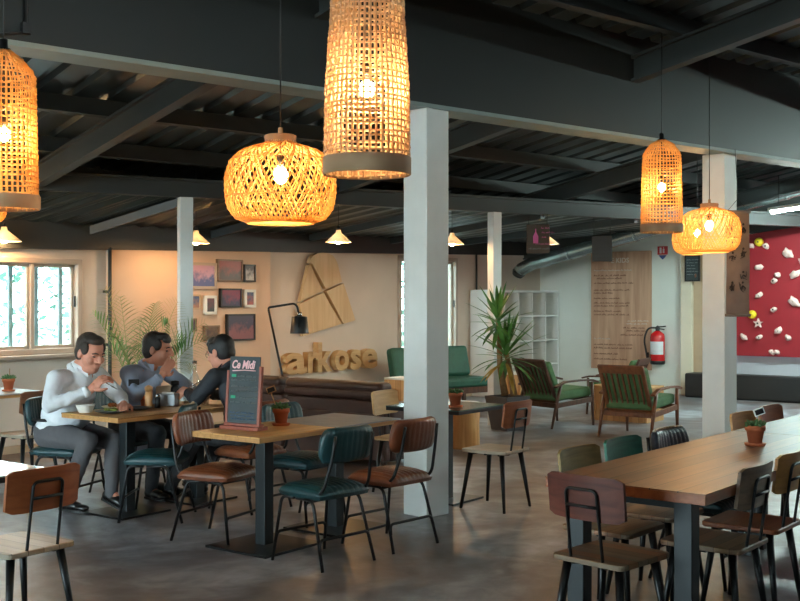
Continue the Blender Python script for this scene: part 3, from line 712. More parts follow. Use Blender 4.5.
def padded_chair(label, group, leath):
    """chair facing +y: upholstered seat and back on a bent tube frame"""
    t = thing('padded_chair', label, 'chair', group=group)
    sw, sd = .43, .42
    # seat cushion with channel stitching
    q = MB(); nx, ny = 56, 16
    def P(i, j, top):
        u, v = -1 + 2 * i / nx, -1 + 2 * j / ny
        k = (1 - abs(u) ** 5) * (1 - abs(v) ** 5)
        x = u * sw / 2 * (1 - .10 * max(0, v) ** 2 * .6) * (1 - .05 * abs(v) ** 4); y = v * sd / 2 * (1 - .06 * abs(u) ** 4)
        g = .009 * (abs(math.sin(math.pi * 5 * u)) ** .7)
        return Vector((x, y, .482 - .045 + .045 * k ** .45 + (g - .006) * k ** .3 + .012 * (1 - v * v) * k)) if top else Vector((x * .97, y * .97, .414))
    tp = [[q.bm.verts.new(P(i, j, 1)) for j in range(ny + 1)] for i in range(nx + 1)]
    bt = [[q.bm.verts.new(P(i, j, 0)) for j in range(ny + 1)] for i in range(nx + 1)]
    for i in range(nx):
        for j in range(ny):
            f = q.bm.faces.new((tp[i][j], tp[i + 1][j], tp[i + 1][j + 1], tp[i][j + 1])); f.smooth = True
            q.bm.faces.new((bt[i][j], bt[i][j + 1], bt[i + 1][j + 1], bt[i + 1][j]))
    for j in range(ny):
        q.bm.faces.new((tp[0][j], tp[0][j + 1], bt[0][j + 1], bt[0][j])); q.bm.faces.new((tp[nx][j], bt[nx][j], bt[nx][j + 1], tp[nx][j + 1]))
    for i in range(nx):
        q.bm.faces.new((tp[i][0], bt[i][0], bt[i + 1][0], tp[i + 1][0])); q.bm.faces.new((tp[i][ny], tp[i + 1][ny], bt[i + 1][ny], bt[i][ny]))
    q.build('seat', leath, t)
    # backrest: rounded pad curving round the sitter
    q = MB(); nx, nz = 56, 18; bwid, bh = .43, .215
    def B(i, j, s):
        u, v = -1 + 2 * i / nx, -1 + 2 * j / nz
        cxx = .72 + .28 * (1 - abs(v) ** 4) ** .5; z = .735 + v * bh / 2
        x = u * bwid / 2 * (1 - .27 * (1 - (1 - abs(v) ** 2.3) ** .5))
        k = max(0, (1 - abs(u) ** 6)) ** .5 * max(0, (1 - abs(v) ** 6)) ** .5
        g = (.007 if s > 0 else .004) * abs(math.sin(math.pi * 5 * u)) ** .7
        y = -.245 - .16 * (z - .735) + .035 * u * u + (s * (.008 + .026 * k + g * k))
        return Vector((x, y, z))
    A = [[q.bm.verts.new(B(i, j, 1)) for j in range(nz + 1)] for i in range(nx + 1)]
    D = [[q.bm.verts.new(B(i, j, -.75)) for j in range(nz + 1)] for i in range(nx + 1)]
    for i in range(nx):
        for j in range(nz):
            f = q.bm.faces.new((A[i][j], A[i][j + 1], A[i + 1][j + 1], A[i + 1][j])); f.smooth = True
            f = q.bm.faces.new((D[i][j], D[i + 1][j], D[i + 1][j + 1], D[i][j + 1])); f.smooth = True
    for j in range(nz):
        q.bm.faces.new((A[0][j], D[0][j], D[0][j + 1], A[0][j + 1])); q.bm.faces.new((A[nx][j], A[nx][j + 1], D[nx][j + 1], D[nx][j]))
    for i in range(nx):
        q.bm.faces.new((A[i][0], A[i + 1][0], D[i + 1][0], D[i][0])); q.bm.faces.new((A[i][nz], D[i][nz], D[i + 1][nz], A[i + 1][nz]))
    q.build('backrest', leath, t)
    r = .0105
    for s in (-1, 1):
        q = MB(); q.tube(bez([(s * .155, -.280, .80), (s * .16, -.260, .66), (s * .19, -.20, .44), (s * .19, .02, .405)], 6, .08), r, 8); q.build('back_frame', M['black'], t)
        q = MB(); q.tube(bez([(s * .19, .05, .405), (s * .19, .165, .405), (s * .215, .225, .0)], 5, .05), r, 8); q.build('leg', M['black'], t)
        q = MB(); q.tube(bez([(s * .19, .03, .405), (s * .19, -.12, .405), (s * .215, -.235, .0)], 5, .05), r, 8); q.build('leg', M['black'], t)
    for y0, y1 in ((.206, .197), (-.206, -.192)):
        q = MB(); q.tube(bez([(-.207, y0, .115), (-.198, y1, .18), (.198, y1, .18), (.207, y0, .115)], 5, .05), r * .9, 8); q.build('stretcher', M['black'], t)
    for y in (-.12, .15):
        q = MB(); q.tube([(-.19, y, .405), (.19, y, .405)], r, 8); q.build('seat_rail', M['black'], t)
    return t

def wooden_chair(label, group, seat_m, back_m):
    """chair facing +y: plank seat, plywood back on a bent wire, four tapered legs"""
    t = thing('wooden_chair', label, 'chair', group=group)
    q = MB(); poly = []
    for cx, cy, a0 in ((.16, .165, 0), (-.16, .165, 90), (-.155, -.165, 180), (.155, -.165, 270)):
        for k in range(5):
            a = R(a0 + k * 22.5); poly.append((cx + .035 * math.cos(a), cy + .035 * math.sin(a)))
    q.prism(poly, .435, .46); es = [e for e in q.bm.edges if abs(e.verts[0].co.z - e.verts[1].co.z) < 1e-5]
    bmesh.ops.bevel(q.bm, geom=es, offset=.004, segments=1, affect='EDGES'); q.build('seat', seat_m, t)
    q = MB(); n = 12; L = .20; zb_, zt_ = .635, .835
    rows = []
    for i in range(n + 1):
        u = -1 + 2 * i / n; x = u * L; y = -.20 + .028 * u * u
        cut = .018 * abs(u) ** 14
        rows.append([q.bm.verts.new(Vector((x, y - .12 * (z - .635) + d, z))) for z, d in ((zb_ + cut, 0), (zt_ - cut, 0), (zt_ - cut, -.016), (zb_ + cut, -.016))])
    for a, b in zip(rows, rows[1:]):
        for k in range(4): q.bm.faces.new((a[k], a[(k + 1) % 4], b[(k + 1) % 4], b[k]))
    q.bm.faces.new(rows[0]); q.bm.faces.new(rows[-1][::-1]); q.build('backrest', back_m, t)
    w_ = .085
    q = MB(); q.tube(bez([(-w_, -.06, .428), (-w_, -.185, .428), (-w_ * .95, -.236, .775), (w_ * .95, -.236, .775), (w_, -.185, .428), (w_, -.06, .428)], 5, .03), .0075, 8)
    q.tube([(-w_ * .97, -.231, .70), (w_ * .97, -.231, .70)], .007, 8); q.build('back_frame', M['black'], t)
    for sx in (-1, 1):
        for sy in (-1, 1):
            q = MB(); q.cyl((sx * .135, sy * .14, .435), (sx * .19, sy * .195, .0), .021, .0115, 12); q.build('leg', M['black'], t)
    q = MB(); q.box((0, 0, .425), (.29, .03, .014)); q.box((-.0, .12, .425), (.28, .03, .014)); q.box((0, -.12, .425), (.28, .03, .014)); q.build('seat_rail', M['black'], t)
    return t

brown0 = padded_chair('', None, M['brown_l']); teal0 = padded_chair('', None, M['teal_l'])
used = set()
def pchair(proto, pos, d, label, group, leath=None):
    if proto.name not in used:
        used.add(proto.name); proto.location = (pos[0], pos[1], 0); proto.rotation_euler = (0, 0, face(d)); tag(proto, label, None, group); o = proto
    else: o = copy_thing(proto, (pos[0], pos[1], 0), face(d), label, group)
    if leath:
        remat(o, 'backrest', leath)
    return o
LG = 'leather-padded cafe chairs'
pchair(brown0, (-1.22, 7.42), (.9, -.44), 'brown leather padded chair just behind the chalkboard table, its back to the men', LG)
pchair(teal0, (-.70, 7.98), (.8, -.6), 'teal padded chair on the far side of the slate-topped table, hidden behind the potted plant', LG)
pchair(teal0, (-.475, 6.78), (-.72, .69), 'teal padded chair nearest the camera, its back turned, at the chalkboard table', LG)
pchair(brown0, (-.07, 7.25), (-.74, .67), 'brown leather padded chair in front of the big white pillar', LG)
pchair(teal0, (-1.79, 8.12), (-1, .04), 'empty teal padded chair at the near side of the men\'s table', LG)
pchair(teal0, (-2.60, 8.58), (.95, -.3), 'teal padded chair under the man in the white shirt', LG)
pchair(teal0, (-2.27, 9.20), G1, 'teal padded chair under the man in the grey-blue shirt', LG)
pchair(brown0, (-1.16, 8.50), -G1, 'brown padded chair under the man in the black jacket', LG)
NAVY = pchair(teal0, (1.76, 6.36), (.76, -.65), 'navy padded chair with pale studded top edge at the big table', LG, M['navy_l'])
q = MB()
for k in range(11):
    x = -.17 + k * .034; q.ball((x, -.252 + .035 * (x / .215) ** 2, .846 - .02 * abs(x / .215) ** 6), (.009, .014, .007), None, 1)
q.build('studded_edge', M['piping'], NAVY)

wood0 = wooden_chair('', None, M['w_seatgrey'], M['w_orange'])
wu = []
def wchair(pos, d, label, back, seat, group='wooden cafe chairs with wire backs'):
    if not wu:
        wu.append(1); o = wood0; o.location = (pos[0], pos[1], 0); o.rotation_euler = (0, 0, face(d)); tag(o, label, None, group)
    else: o = copy_thing(wood0, (pos[0], pos[1], 0), face(d), label, group)
    remat(o, 'seat', seat); remat(o, 'backrest', back); return o
wchair((-1.808, 5.19), (-.82, .57), 'orange-brown wooden chair seen from behind at the glossy table in the near corner', M['w_orange'], M['w_seatgrey'])
wchair((-3.22, 9.50), (-.80, .60), 'brown wooden chair by the barred window, its back to the man in the white shirt', M['w_redd'], M['w_seatgrey'])
wchair((.04, 9.25), (.85, -.52), 'pale yellow wooden chair between the sofa and the big white pillar', M['w_yellow'], M['w_crate'])
wchair((.74, 8.52), (-.80, .60), 'wooden chair alone in the aisle beside the big white pillar', M['w_orange'], M['w_seatgrey'])
wchair((.955, 4.98), (.70, .71), 'red-stained wooden chair at the near end of the big plank table', M['w_red'], M['w_chair'])
wchair((1.09, 5.62), (.76, -.65), 'olive-backed wooden chair, first on the far side of the big plank table', M['w_olive'], M['w_chair'])
wchair((1.40, 6.02), (.76, -.65), 'green-backed wooden chair on the far side of the big plank table', M['w_green'], M['w_chair'])
wchair((1.51, 5.28), (-.78, .62), 'grey-brown wooden chair tucked into the near long side of the big plank table', M['w_greybr'], M['w_chair'])
wchair((1.83, 5.72), (-.78, .62), 'amber-backed wooden chair cut by the picture edge at the big plank table', M['w_amber'], M['w_orange'])
wchair((2.50, 7.40), (.76, -.65), 'brown wooden chair behind the potted plant of the big table', M['w_amber'], M['w_chair'])
wchair((2.86, 7.90), (.76, -.65), 'brown wooden chair beyond the potted plant, farthest along the big table', M['w_orange'], M['w_chair'])

# ------------------------------------------------------------------ tables
M['plate_black'] = mat('black_base_plate', (14, 15, 17), .3, .0, var=.1, spec=.4)
def pedestal_table(label, pos, rot, sx, sy, top_m, edge_m, h=.76, group='square cafe tables', plate=.46):
    t = thing('cafe_table', label, 'table', (pos[0], pos[1], 0), rot, group)
    q = MB(); q.box((0, 0, h - .004), (sx, sy, .008)); o = q.build('tabletop', top_m, t)
    q = MB(); q.box((0, 0, h - .022), (sx - .001, sy - .001, .028), None, .003); q.build('top_edge', edge_m, o)
    q = MB(); q.box((0, 0, h / 2 - .02), (.085, .085, h - .06), None, .004); q.build('pole', M['legblue'], t)
    q = MB(); q.box((0, 0, .008), (plate, plate, .016), None, .003); q.build('base_plate', M['plate_black'], t)
    q = MB(); q.box((0, 0, h - .042), (.3, .3, .012)); q.build('top_plate', M['black'], t)
    return t
pedestal_table('light oak cafe table with the chalkboard on it, nearest of the square tables', (-.885, 7.18), RG, .60, .71, M['w_light'], M['w_edge'], plate=.54)
pedestal_table('slate-grey topped cafe table joined to the chalkboard table', (-.455, 7.755), RG, .62, .71, M['w_slate'], M['w_edge'], plate=.52)
T2, T3 = Vector((-2.06, 8.31, 0)), Vector((-1.638, 8.87, 0))
pedestal_table('oak cafe table where the man in the white shirt eats', T2, RG, .66, .70, M['w_light'], M['w_edge'])
pedestal_table('oak cafe table between the grey-blue shirt and the black jacket', T3, RG, .66, .70, M['w_light'], M['w_edge'])
M['w_gloss'] = mat('glossy_pale_laminate', (150, 156, 156), .12, var=.06)
pedestal_table('glossy pale table cut by the picture edge in the near corner', (-2.22, 5.43), RG, .7, .7, M['w_gloss'], M['blackpl'])
pedestal_table('wooden table with a potted succulent under the barred window', (-3.78, 10.12), RG, .75, .75, M['w_slate'], M['w_edge'])
# table behind the pillar: dark top on a sled of square bar
M['greentop'] = mat('dark_green_laminate', (70, 92, 84), .2, var=.08)
pedestal_table('dark-topped cafe table with a potted succulent, behind the big white pillar', (.37, 8.86), RG, .7, .68, M['greentop'], M['black'], plate=.44)
# big plank tables
RT = R(-38.3 + 0); U1, U2 = Vector((math.cos(RT), math.sin(RT), 0)), Vector((-math.sin(RT), math.cos(RT), 0))
def big_table(label, corner, L, W_):
    c = Vector(corner) - U1 * W_ / 2 + U2 * L / 2
    t = thing('plank_table', label, 'table', (c.x, c.y, 0), RT, 'long plank tables')
    q = MB(); q.box((0, 0, .757), (W_, L, .006)); o = q.build('tabletop', M['w_big'], t)
    q = MB(); q.box((0, 0, .732), (W_, L, .044), None, .003); q.build('top_edge', M['w_bigedge'], o)
    for sx in (-1, 1):
        for sy in (-1, 1):
            q = MB(); q.box((sx * (W_ / 2 - .13), sy * (L / 2 - .10), .355), (.085, .085, .71), None, .003); q.build('leg', M['legblue'], t)
    for sy in (-1, 1):
        q = MB(); q.box((0, sy * (L / 2 - .10), .69), (W_ - .26, .06, .04)); q.build('cross_bar', M['legblue'], t)
    return t
CN = (1.322, 4.76, 0)
big_table('long reddish-brown plank table in front, with a potted succulent on it', CN, 2.35, .80)
q_ = Vector(CN) + U2 * 2.36
big_table('second plank table, end to end beyond the first and cut by the picture edge', q_, 1.6, .80)

# ------------------------------------------------------------------ lounge corner
def armchair(label, pos, d, frame, cloth, width=.64, group='green lounge armchairs', n_slats=7):
    t = thing('lounge_armchair', label, 'armchair', (pos[0], pos[1], 0), face(d), group)
    w = width / 2
    for k, s in enumerate((-1, 1)):
        x = s * (w - .02)
        q = MB(); q.tube([(x, .33, .0), (x, .31, .34), (x, .31, .54)], [.014, .022, .018], 8); q.build('leg', frame, t)
        q = MB(); q.tube([(x, -.36, .0), (x, -.27, .34), (x, -.20, .545)], [.014, .022, .018], 8); q.build('leg', frame, t)
        q = MB()
        P_ = [(-.30, .50), (-.15, .555), (.10, .565), (.30, .56), (.40, .535)]
        for (ya, za), (yb, zb_) in zip(P_, P_[1:]):
            c = Vector((x, (ya + yb) / 2, (za + zb_) / 2)); q.box(c, (.055, math.hypot(yb - ya, zb_ - za) + .012, .024), Euler((math.atan2(zb_ - za, yb - ya), 0, 0)), .006)
        q.build('armrest', frame, t)
        q = MB(); q.box((x, .0, .30), (.028, .62, .06), Euler((.08, 0, 0)), .005); q.build('side_rail', frame, t)
    q = MB(); q.box((0, .30, .325), (2 * w - .06, .028, .06), None, .005); q.box((0, -.25, .27), (2 * w - .06, .028, .06), None, .005)
    q.build('seat_rail', frame, t)
    ang = .42
    rot = Euler((ang, 0, 0)); rm = rot.to_matrix()
    def bp(x, u, v): return Vector((0, -.22, .30)) + rm @ Vector((x, v, u))
    q = MB()
    for s in (-1, 1): q.box(bp(s * (w - .075), .26, 0), (.04, .03, .56), rot, .006)
    q.box(bp(0, .53, 0), (2 * w - .11, .034, .10), rot, .008); q.box(bp(0, .02, 0), (2 * w - .11, .03, .05), rot, .006)
    o = q.build('back_frame', frame, t)
    for k in range(n_slats):
        x = (k - (n_slats - 1) / 2) * (2 * w - .2) / n_slats
        q = MB(); q.box(bp(x, .27, -.002), (.018, .014, .46), rot); q.build('slat', frame, o)
    q = MB(); q.box((0, .03, .40), (2 * w - .09, .60, .12), Euler((.07, 0, 0)), .035, 3); q.build('seat_cushion', cloth, t)
    q = MB(); q.box(bp(0, .285, .068), (2 * w - .12, .10, .46), rot, .035, 3); q.build('back_cushion', cloth, t)
    return t
armchair('green armchair with dark slatted back beside the yucca', (2.0, 14.15), (.80, .60), M['w_teakd'], M['green_c']).scale = (1.08, 1.08, 1.04)
armchair('green armchair with teak slatted back, facing the menu panel', (2.83, 13.02), G2, M['w_teak'], M['green_c']).scale = (1.08, 1.12, 1.03)
armchair('green armchair farthest back, only its top showing behind the teak one', (3.05, 15.6), (-.85, .5), M['w_teakd'], M['green_c']).scale = (.95, .95, .95)
# settee under the second window
t = thing('green_settee', 'bottle-green settee on a low wooden frame under the far window', 'sofa', (.61, 16.17, 0), face((.62, -.78)))
w = .74
q = MB(); q.box((0, -.28, .68), (2 * w, .16, .46), Euler((.22, 0, 0)), .05, 3); q.build('back_cushion', M['green_d'], t)
q = MB(); q.box((0, .06, .40), (2 * w, .62, .13), None, .035, 3); q.build('seat_cushion', M['green_d'], t)
q = MB(); q.box((0, .34, .29), (2 * w, .04, .09)); q.box((0, -.30, .29), (2 * w, .04, .09))
for s in (-1, 1): q.box((s * (w - .02), .02, .29), (.04, .64, .09))
q.build('seat_rail', M['w_teakd'], t)
for sx in (-1, 0, 1):
    for y in (-.28, .32): q = MB(); q.box((sx * (w - .05), y, .13), (.05, .05, .26)); q.build('leg', M['w_teakd'], t)
# brown leather sofa, its back towards the tables, and a matching armchair
def leather_sofa(name, label, cat, pos, d, L, h=.80):
    t = thing(name, label, cat, (pos[0], pos[1], 0), face(d))
    w = L / 2
    q = MB(); q.box((0, -.02, .36), (L, .10, .58), None, .03, 3)
    q.box((0, -.075, .30), (L * .98, .03, .44), None, .012, 2); q.build('back_panel', M['sofa'], t)
    q = MB(); q.box((0, -.03, .70), (L, .17, .10), None, .045, 4); q.build('back_roll', M['sofa'], t)
    q = MB(); q.box((0, -.015, h - .03), (L - .03, .20, .10), None, .048, 4); q.build('top_roll', M['sofa'], t)
    n = max(1, round(L / .65))
    for k in range(n):
        x = (k - (n - 1) / 2) * (L - .3) / n
        q = MB(); q.box((x, .44, .42), ((L - .3) / n - .01, .62, .16), None, .05, 3); q.build('seat_cushion', M['sofa'], t)
        q = MB(); q.box((x, .16, .62), ((L - .3) / n - .01, .16, .34), Euler((.12, 0, 0)), .06, 3); q.build('back_cushion', M['sofa'], t)
    for s in (-1, 1):
        q = MB(); q.box((s * (w - .07), .40, .34), (.14, .76, .56), None, .06, 3); q.build('armrest', M['sofa'], t)
    q = MB(); q.box((0, .38, .22), (L - .1, .74, .28), None, .02); q.build('base', M['sofa'], t)
    for sx in (-1, 1):
        for y in (.05, .70): q = MB(); q.cyl((sx * (w - .1), y, 0), (sx * (w - .1), y, .09), .02, .03, 10); q.build('leg', M['w_teakd'], t)
    return t
sr = Vector((-.10, 10.42, 0)); sl = sr - Vector((.80, -.60, 0)) * 1.27
m_ = (sr + sl) / 2; leather_sofa('leather_sofa', 'dark brown leather sofa with its back to the slate-topped table', 'sofa', m_, G2, 1.27, .80)
sl2 = sl - G1 * .05 - G1 * .36 + G2 * .02; leather_sofa('leather_armchair', 'dark brown leather armchair beside the sofa, under the floor lamp', 'armchair', sl2, G2, .72, .80)

def crate(name, label, pos, rot, sx, sy, h, top=None, open_=False):
    t = thing(name, label, 'side table', (pos[0], pos[1], 0), rot)
    q = MB()
    for s in (-1, 1):
        q.box((s * (sx / 2 - .012), 0, h / 2), (.024, sy, h)); q.box((0, s * (sy / 2 - .012), h / 2), (sx - .05, .024, h))
    q.build('body', M['w_crate'], t)
    q = MB(); q.box((0, 0, h + .0125), (sx + .02, sy + .02, .025), None, .003); q.build('tabletop', top or M['w_crate'], t)
    for s in (-1, 1):
        for s2 in (-1, 1): q = MB(); q.box((s * (sx / 2 - .03), s2 * (sy / 2 + .008), h / 2), (.06, .018, h - .01)); q.build('corner_batten', M['w_crate'], t)
    return t
crate('wooden_crate', 'pine crate with a white top behind the yucca pot', (1.66, 15.5), RG, .26, .26, .56, M['white'])
crate('wooden_crate', 'pine crate with a white top beside the settee, half behind the big pillar', (.04, 14.55), RG, .34, .34, .56, M['white'])
crate('crate_table', 'low wide pine crate table between the armchairs', (3.05, 14.75), RG, .8, .5, .44)
q = MB(); q.box((0, 0, .14), (.28, .03, .28), None, .01)
# round log stool
t = thing('log_stool', 'pale wooden log stool on the floor behind the table with the potted plant', 'stool', (.70, 11.95, 0), .3)
MB().lathe([(0, 0), (.165, 0), (.168, .02), (.162, .25), (.172, .48), (.168, .485)], n=14).build('log', M['w_log'], t)
MB().lathe([(.171, .478), (.172, .49), (.16, .50), (0, .50)], n=14).build('stool_top', M['white'], t)

# floor lamp behind the sofa
t = thing('floor_lamp', 'black floor lamp with angled arm and drum shade behind the sofa', 'floor lamp', (-1.10, 12.10, 0))
def fl(px, py): return Vector(((px - 400) / F * 12.1 + 1.10, 0, HC - (py - 300) * 12.1 / F))
MB().lathe([(0, 0), (.15, 0), (.15, .02), (0, .025)]).build('base', M['black'], t)
q = MB(); q.tube([(0, 0, .02), fl(283, 378), fl(268.5, 309)], .013, 8); q.build('pole', M['black'], t)
q = MB(); q.tube(bez([fl(268.5, 309), fl(269, 307), fl(294, 303), fl(297.5, 306), fl(299, 316)], 6, .05), .013, 8); q.build('arm', M['black'], t)
c = fl(299.5, 333); q = MB(); q.lathe([(.105, 0), (.085, .185), (.03, .195), (.03, .19), (.08, .18), (.1, .0)], c, 24); q.build('lamp_shade', M['blackpl'], t)
q = MB(); q.lathe([(0, .235), (.025, .235), (.028, .19), (0, .19)], c, 12); q.build('socket', M['foil'], t)

# ------------------------------------------------------------------ plants
def pot(label, pos, z=0., s=1., tagged=True, plant='succ', mine='', cat='potted plant', name='potted_succulent', group='terracotta pots on the tables', tag_up=.10, tagx=-.05, lean=-.4):
    t = thing(name, label, cat, (pos[0], pos[1], z), 0, group)
    q = MB(); q.lathe([(0, 0), (.055, 0), (.062, .014), (.05, .016), (0, .016)], n=24); q.build('saucer', M['terra'], t)
    q = MB(); q.lathe([(0, .016), (.038, .016), (.05, .088), (.057, .088), (.058, .115), (.05, .117), (.048, .10), (0, .10)], n=24); q.build('pot', M['terra'], t)
    q = MB(); rnd = random.Random(hash(label) % 1000 if False else len(label))
    for k in range(26):
        a = k * 2.4; rr = .012 + .03 * (k / 26) ** .6; el = 1.35 - 1.0 * k / 26
        c0 = Vector((rr * .5 * math.cos(a), rr * .5 * math.sin(a), .10)); d = Vector((math.cos(a) * math.cos(el), math.sin(a) * math.cos(el), math.sin(el)))
        L = rnd.uniform(.035, .065); q.tube([c0, c0 + d * L * .5 + Vector((0, 0, .004)), c0 + d * L * .85, c0 + d * L], [.007, .011, .008, .002], 6)
    q.build('succulent', M['succ'], t)
    if tagged:
        q = MB(); a = Vector((tagx * .5, 0, .10)); b = a + Vector((lean * tag_up, 0, tag_up)); q.tube([a, b], .004, 5); q.build('stick', M['w_crate'], t)
        q = MB(); rot = Euler((0, -.35, 0)); q.box(b + Vector((0, 0, .02)), (.062, .008, .042), rot); o = q.build('label_frame', M['w_crate'] if tagged == 1 else M['white'], t)
        q = MB(); q.box(b + Vector((0, -.004, .02)), (.048, .006, .029), rot); q.build('label_slate', M['blackpl'], o)
    return t
pot('potted succulent with a slate tag on the chalkboard table', (-.80, 7.40), .76, 1.05, 1, tag_up=.12, lean=-.35)
pot('potted succulent with a white-framed tag on the big plank table', (2.06, 6.38), .76, 1., 2, tagx=.03, tag_up=.075, lean=.1)
pot('potted succulent on the dark table against the big white pillar', (.435, 8.66), .76, 1., 0)
t = pot('potted succulent with a short stick under the barred window', (-3.63, 10.20), .76, 1., 0)
q = MB(); q.tube([(.01, 0, .1), (.012, 0, .21)], .004, 5); q.build('stick', M['w_crate'], t)

def blade(mb, base, d, L, w, droop, n=7, fold=.25, mi=0):
    d = Vector(d).normalized(); side = d.cross(Vector((0, 0, 1)))
    if side.length < .05: side = Vector((1, 0, 0))
    side.normalize(); p = Vector(base); vs = []
    for k in range(n + 1):
        t_ = k / n; ww = w * (math.sin(math.pi * min(1, .12 + t_ * .88)) ** .6 if t_ < 1 else .03)
        up = side.cross(d).normalized()
        vs.append([mb.bm.verts.new(p + side * ww - 0 * up), mb.bm.verts.new(p - up * ww * fold), mb.bm.verts.new(p - side * ww)])
        d = (d + Vector((0, 0, -droop / n))).normalized(); p = p + d * (L / n)
    for a, b in zip(vs, vs[1:]):
        for k in range(2):
            f = mb.bm.faces.new((a[k], a[k + 1], b[k + 1], b[k])); f.smooth = True; f.material_index = mi

# yucca in its tapered planter
t = thing('potted_yucca', 'tall yucca with two leaf crowns in a grey tapered planter by the thin post', 'potted plant', (1.33, 13.62, 0), R(38))
q = MB()
def ring(s, z): return [q.bm.verts.new(Vector((x * s, y * s, z))) for x, y in ((-1, -1), (1, -1), (1, 1), (-1, 1))]
rs = [ring(.14, 0), ring(.20, .42), ring(.18, .42), ring(.165, .36)]
for a, b in zip(rs, rs[1:]):
    for k in range(4): q.bm.faces.new((a[k], a[(k + 1) % 4], b[(k + 1) % 4], b[k]))
q.bm.faces.new(rs[0][::-1]); q.build('planter', M['planter'], t)
q = MB(); q.box((0, 0, .365), (.305, .305, .02)); q.build('soil', M['soil'], t)
def loc(px, py, dy=0.):     # offsets seen from the front, turned into the plant's frame
    v = Vector(((px - 400) / F * 13.62 - 1.33, dy, HC - (py - 300) * 13.62 / F)); v.rotate(Euler((0, 0, -R(38)))); return v
trunks = [([loc(505, 395), loc(500, 365, .02), loc(499, 330, .02), loc(498, 318, .02)], 'a'), ([loc(514, 395), loc(511, 375), loc(506, 352)], 'b')]
for tp_, _ in trunks: q = MB(); q.tube(tp_, [.045, .036, .03, .028][:len(tp_)], 10); q.build('trunk', M['bark'], t)
rnd = random.Random(21)
for tp_, nm in trunks:
    c = tp_[-1]
    n = 34 if nm == 'a' else 42
    for k in range(n):
        a = k * 2.39996; el = 1.45 - 1.75 * (k / n) ** .9
        d = Vector((math.cos(a) * math.cos(el), math.sin(a) * math.cos(el), math.sin(el)))
        q = MB(); L = rnd.uniform(.34, .5) if nm == 'a' else rnd.uniform(.40, .62)
        blade(q, c + Vector((0, 0, .03 - .16 * k / n)) + d * .02, d, L, .027, .35 if el > .2 else .8, 7)
        q.build('leaf', M['yuccay'] if (nm == 'b' and k > n * .9) else M['yucca'], t, False)

# areca palm behind the men
t = thing('potted_palm', 'feathery palm with some yellowing fronds behind the men, against the wall', 'potted plant', (-2.72, 11.55, 0), 0)
MB().lathe([(0, 0), (.16, 0), (.21, .36), (.22, .38), (.2, .38), (.19, .34), (0, .34)]).build('pot', M['planter'], t)
def frond(base, tip, sag, n, w, yellow):
    base, tip = Vector(base), Vector(tip); mid = (base + tip) / 2 + Vector((0, 0, sag))
    pts = [base * (1 - s) ** 2 + mid * 2 * s * (1 - s) + tip * s * s for s in [k / 16 for k in range(17)]]
    st = MB(); st.tube(pts, [.007 * (1 - .8 * k / 16) for k in range(17)], 5)
    fr = st.build('frond', M['stemg'], t)
    q = MB(); roll = rnd.choice((-1, 1)) * ((1.3 if abs(tip.x - base.x) > abs(tip.y - base.y) else .25) + rnd.uniform(-.2, .2))
    n = int(n * .72)
    for k in range(n):
        s = .30 + .70 * (k + .5) / n; p = base * (1 - s) ** 2 + mid * 2 * s * (1 - s) + tip * s * s
        d = ((mid - base) * (1 - s) + (tip - mid) * s).normalized()
        sd = d.cross(Vector((0, 0, 1))); sd = sd.normalized() if sd.length > .05 else Vector((1, 0, 0))
        sd.rotate(Matrix.Rotation(roll, 3, d).to_quaternion()); up = sd.cross(d)
        for sg in (-1, 1):
            L = w * (1 - .65 * abs(2 * (s - .3) / .7 - .75)) * rnd.uniform(.85, 1.1)
            blade(q, p, (d * .75 + sd * sg * .75 + up * .18), L * 1.1, .0105, .55, 4, .2)
    q.build('leaflets', M['palmy'] if yellow else M['palm'], fr, False)
def pl(px, py, dy): return (((px - 400) / F) * (11.55 + dy) + 2.72, dy, HC - (py - 300) * (11.55 + dy) / F)
for px, py, dy, sag, n, w, yl in ((104, 288, -.1, .34, 24, .32, 1), (120, 296, .25, .3, 22, .30, 0), (178, 301, .05, .36, 24, .30, 1), (155, 303, -.3, .4, 24, .3, 0), (142, 318, -.45, .4, 24, .30, 0), (168, 322, -.4, .34, 24, .3, 0), (205, 322, .1, .34, 22, .28, 0), (208, 340, -.05, .4, 22, .28, 0), (112, 335, -.4, .42, 22, .3, 0), (92, 312, .15, .3, 20, .24, 0), (128, 348, -.5, .45, 20, .28, 0), (185, 340, -.45, .4, 22, .28, 0), (148, 332, .4, .4, 20, .3, 0), (100, 352, -.2, .5, 20, .26, 0), (196, 366, .0, .5, 20, .26, 1), (163, 340, -.1, .2, 22, .3, 0)):
    frond((rnd.uniform(-.08, .08), rnd.uniform(-.08, .08), .34), pl(px, py, dy), sag, n, w, yl)

# ------------------------------------------------------------------ chalkboard on the table
t = thing('menu_chalkboard', 'small chalkboard menu in a red wooden stand on the cafe table', 'chalkboard', (-1.02, 7.17, .76), RG)
t.scale = (1.1, 1., 1.03)
t.rotation_euler = (0, 0, RG + .10)
q = MB(); q.box((0, 0, .012), (.29, .11, .024), None, .004); q.box((0, 0, .03), (.27, .05, .02), None, .004); q.build('stand', M['w_slate_fr'], t)
for s in (-1, 1): q = MB(); q.box((s * .122, .005, .215 if s > 0 else .20), (.018, .026, .37 if s > 0 else .34), Euler((-.08, 0, 0)), .003); q.build('side_rail', M['w_slate_fr'], t)
rot = Euler((-.08, 0, 0)); q = MB(); q.box((0, .006, .245), (.228, .010, .43), rot, .002); bd = q.build('board', M['slate'], t)
def onb(o, x, z): o.rotation_euler = rot; p = Vector((x, -.0055, z - .245)); p.rotate(rot); o.location = Vector((0, .006, .245)) + p
t1 = text_bm('Ce Midi', .072, .0012, offset=.0022, shear=.25); lo = min(v.co.x for v in t1.bm.verts); hi = max(v.co.x for v in t1.bm.verts); k = .175 / (hi - lo)
for v in t1.bm.verts: v.co.x = (v.co.x - lo) * k
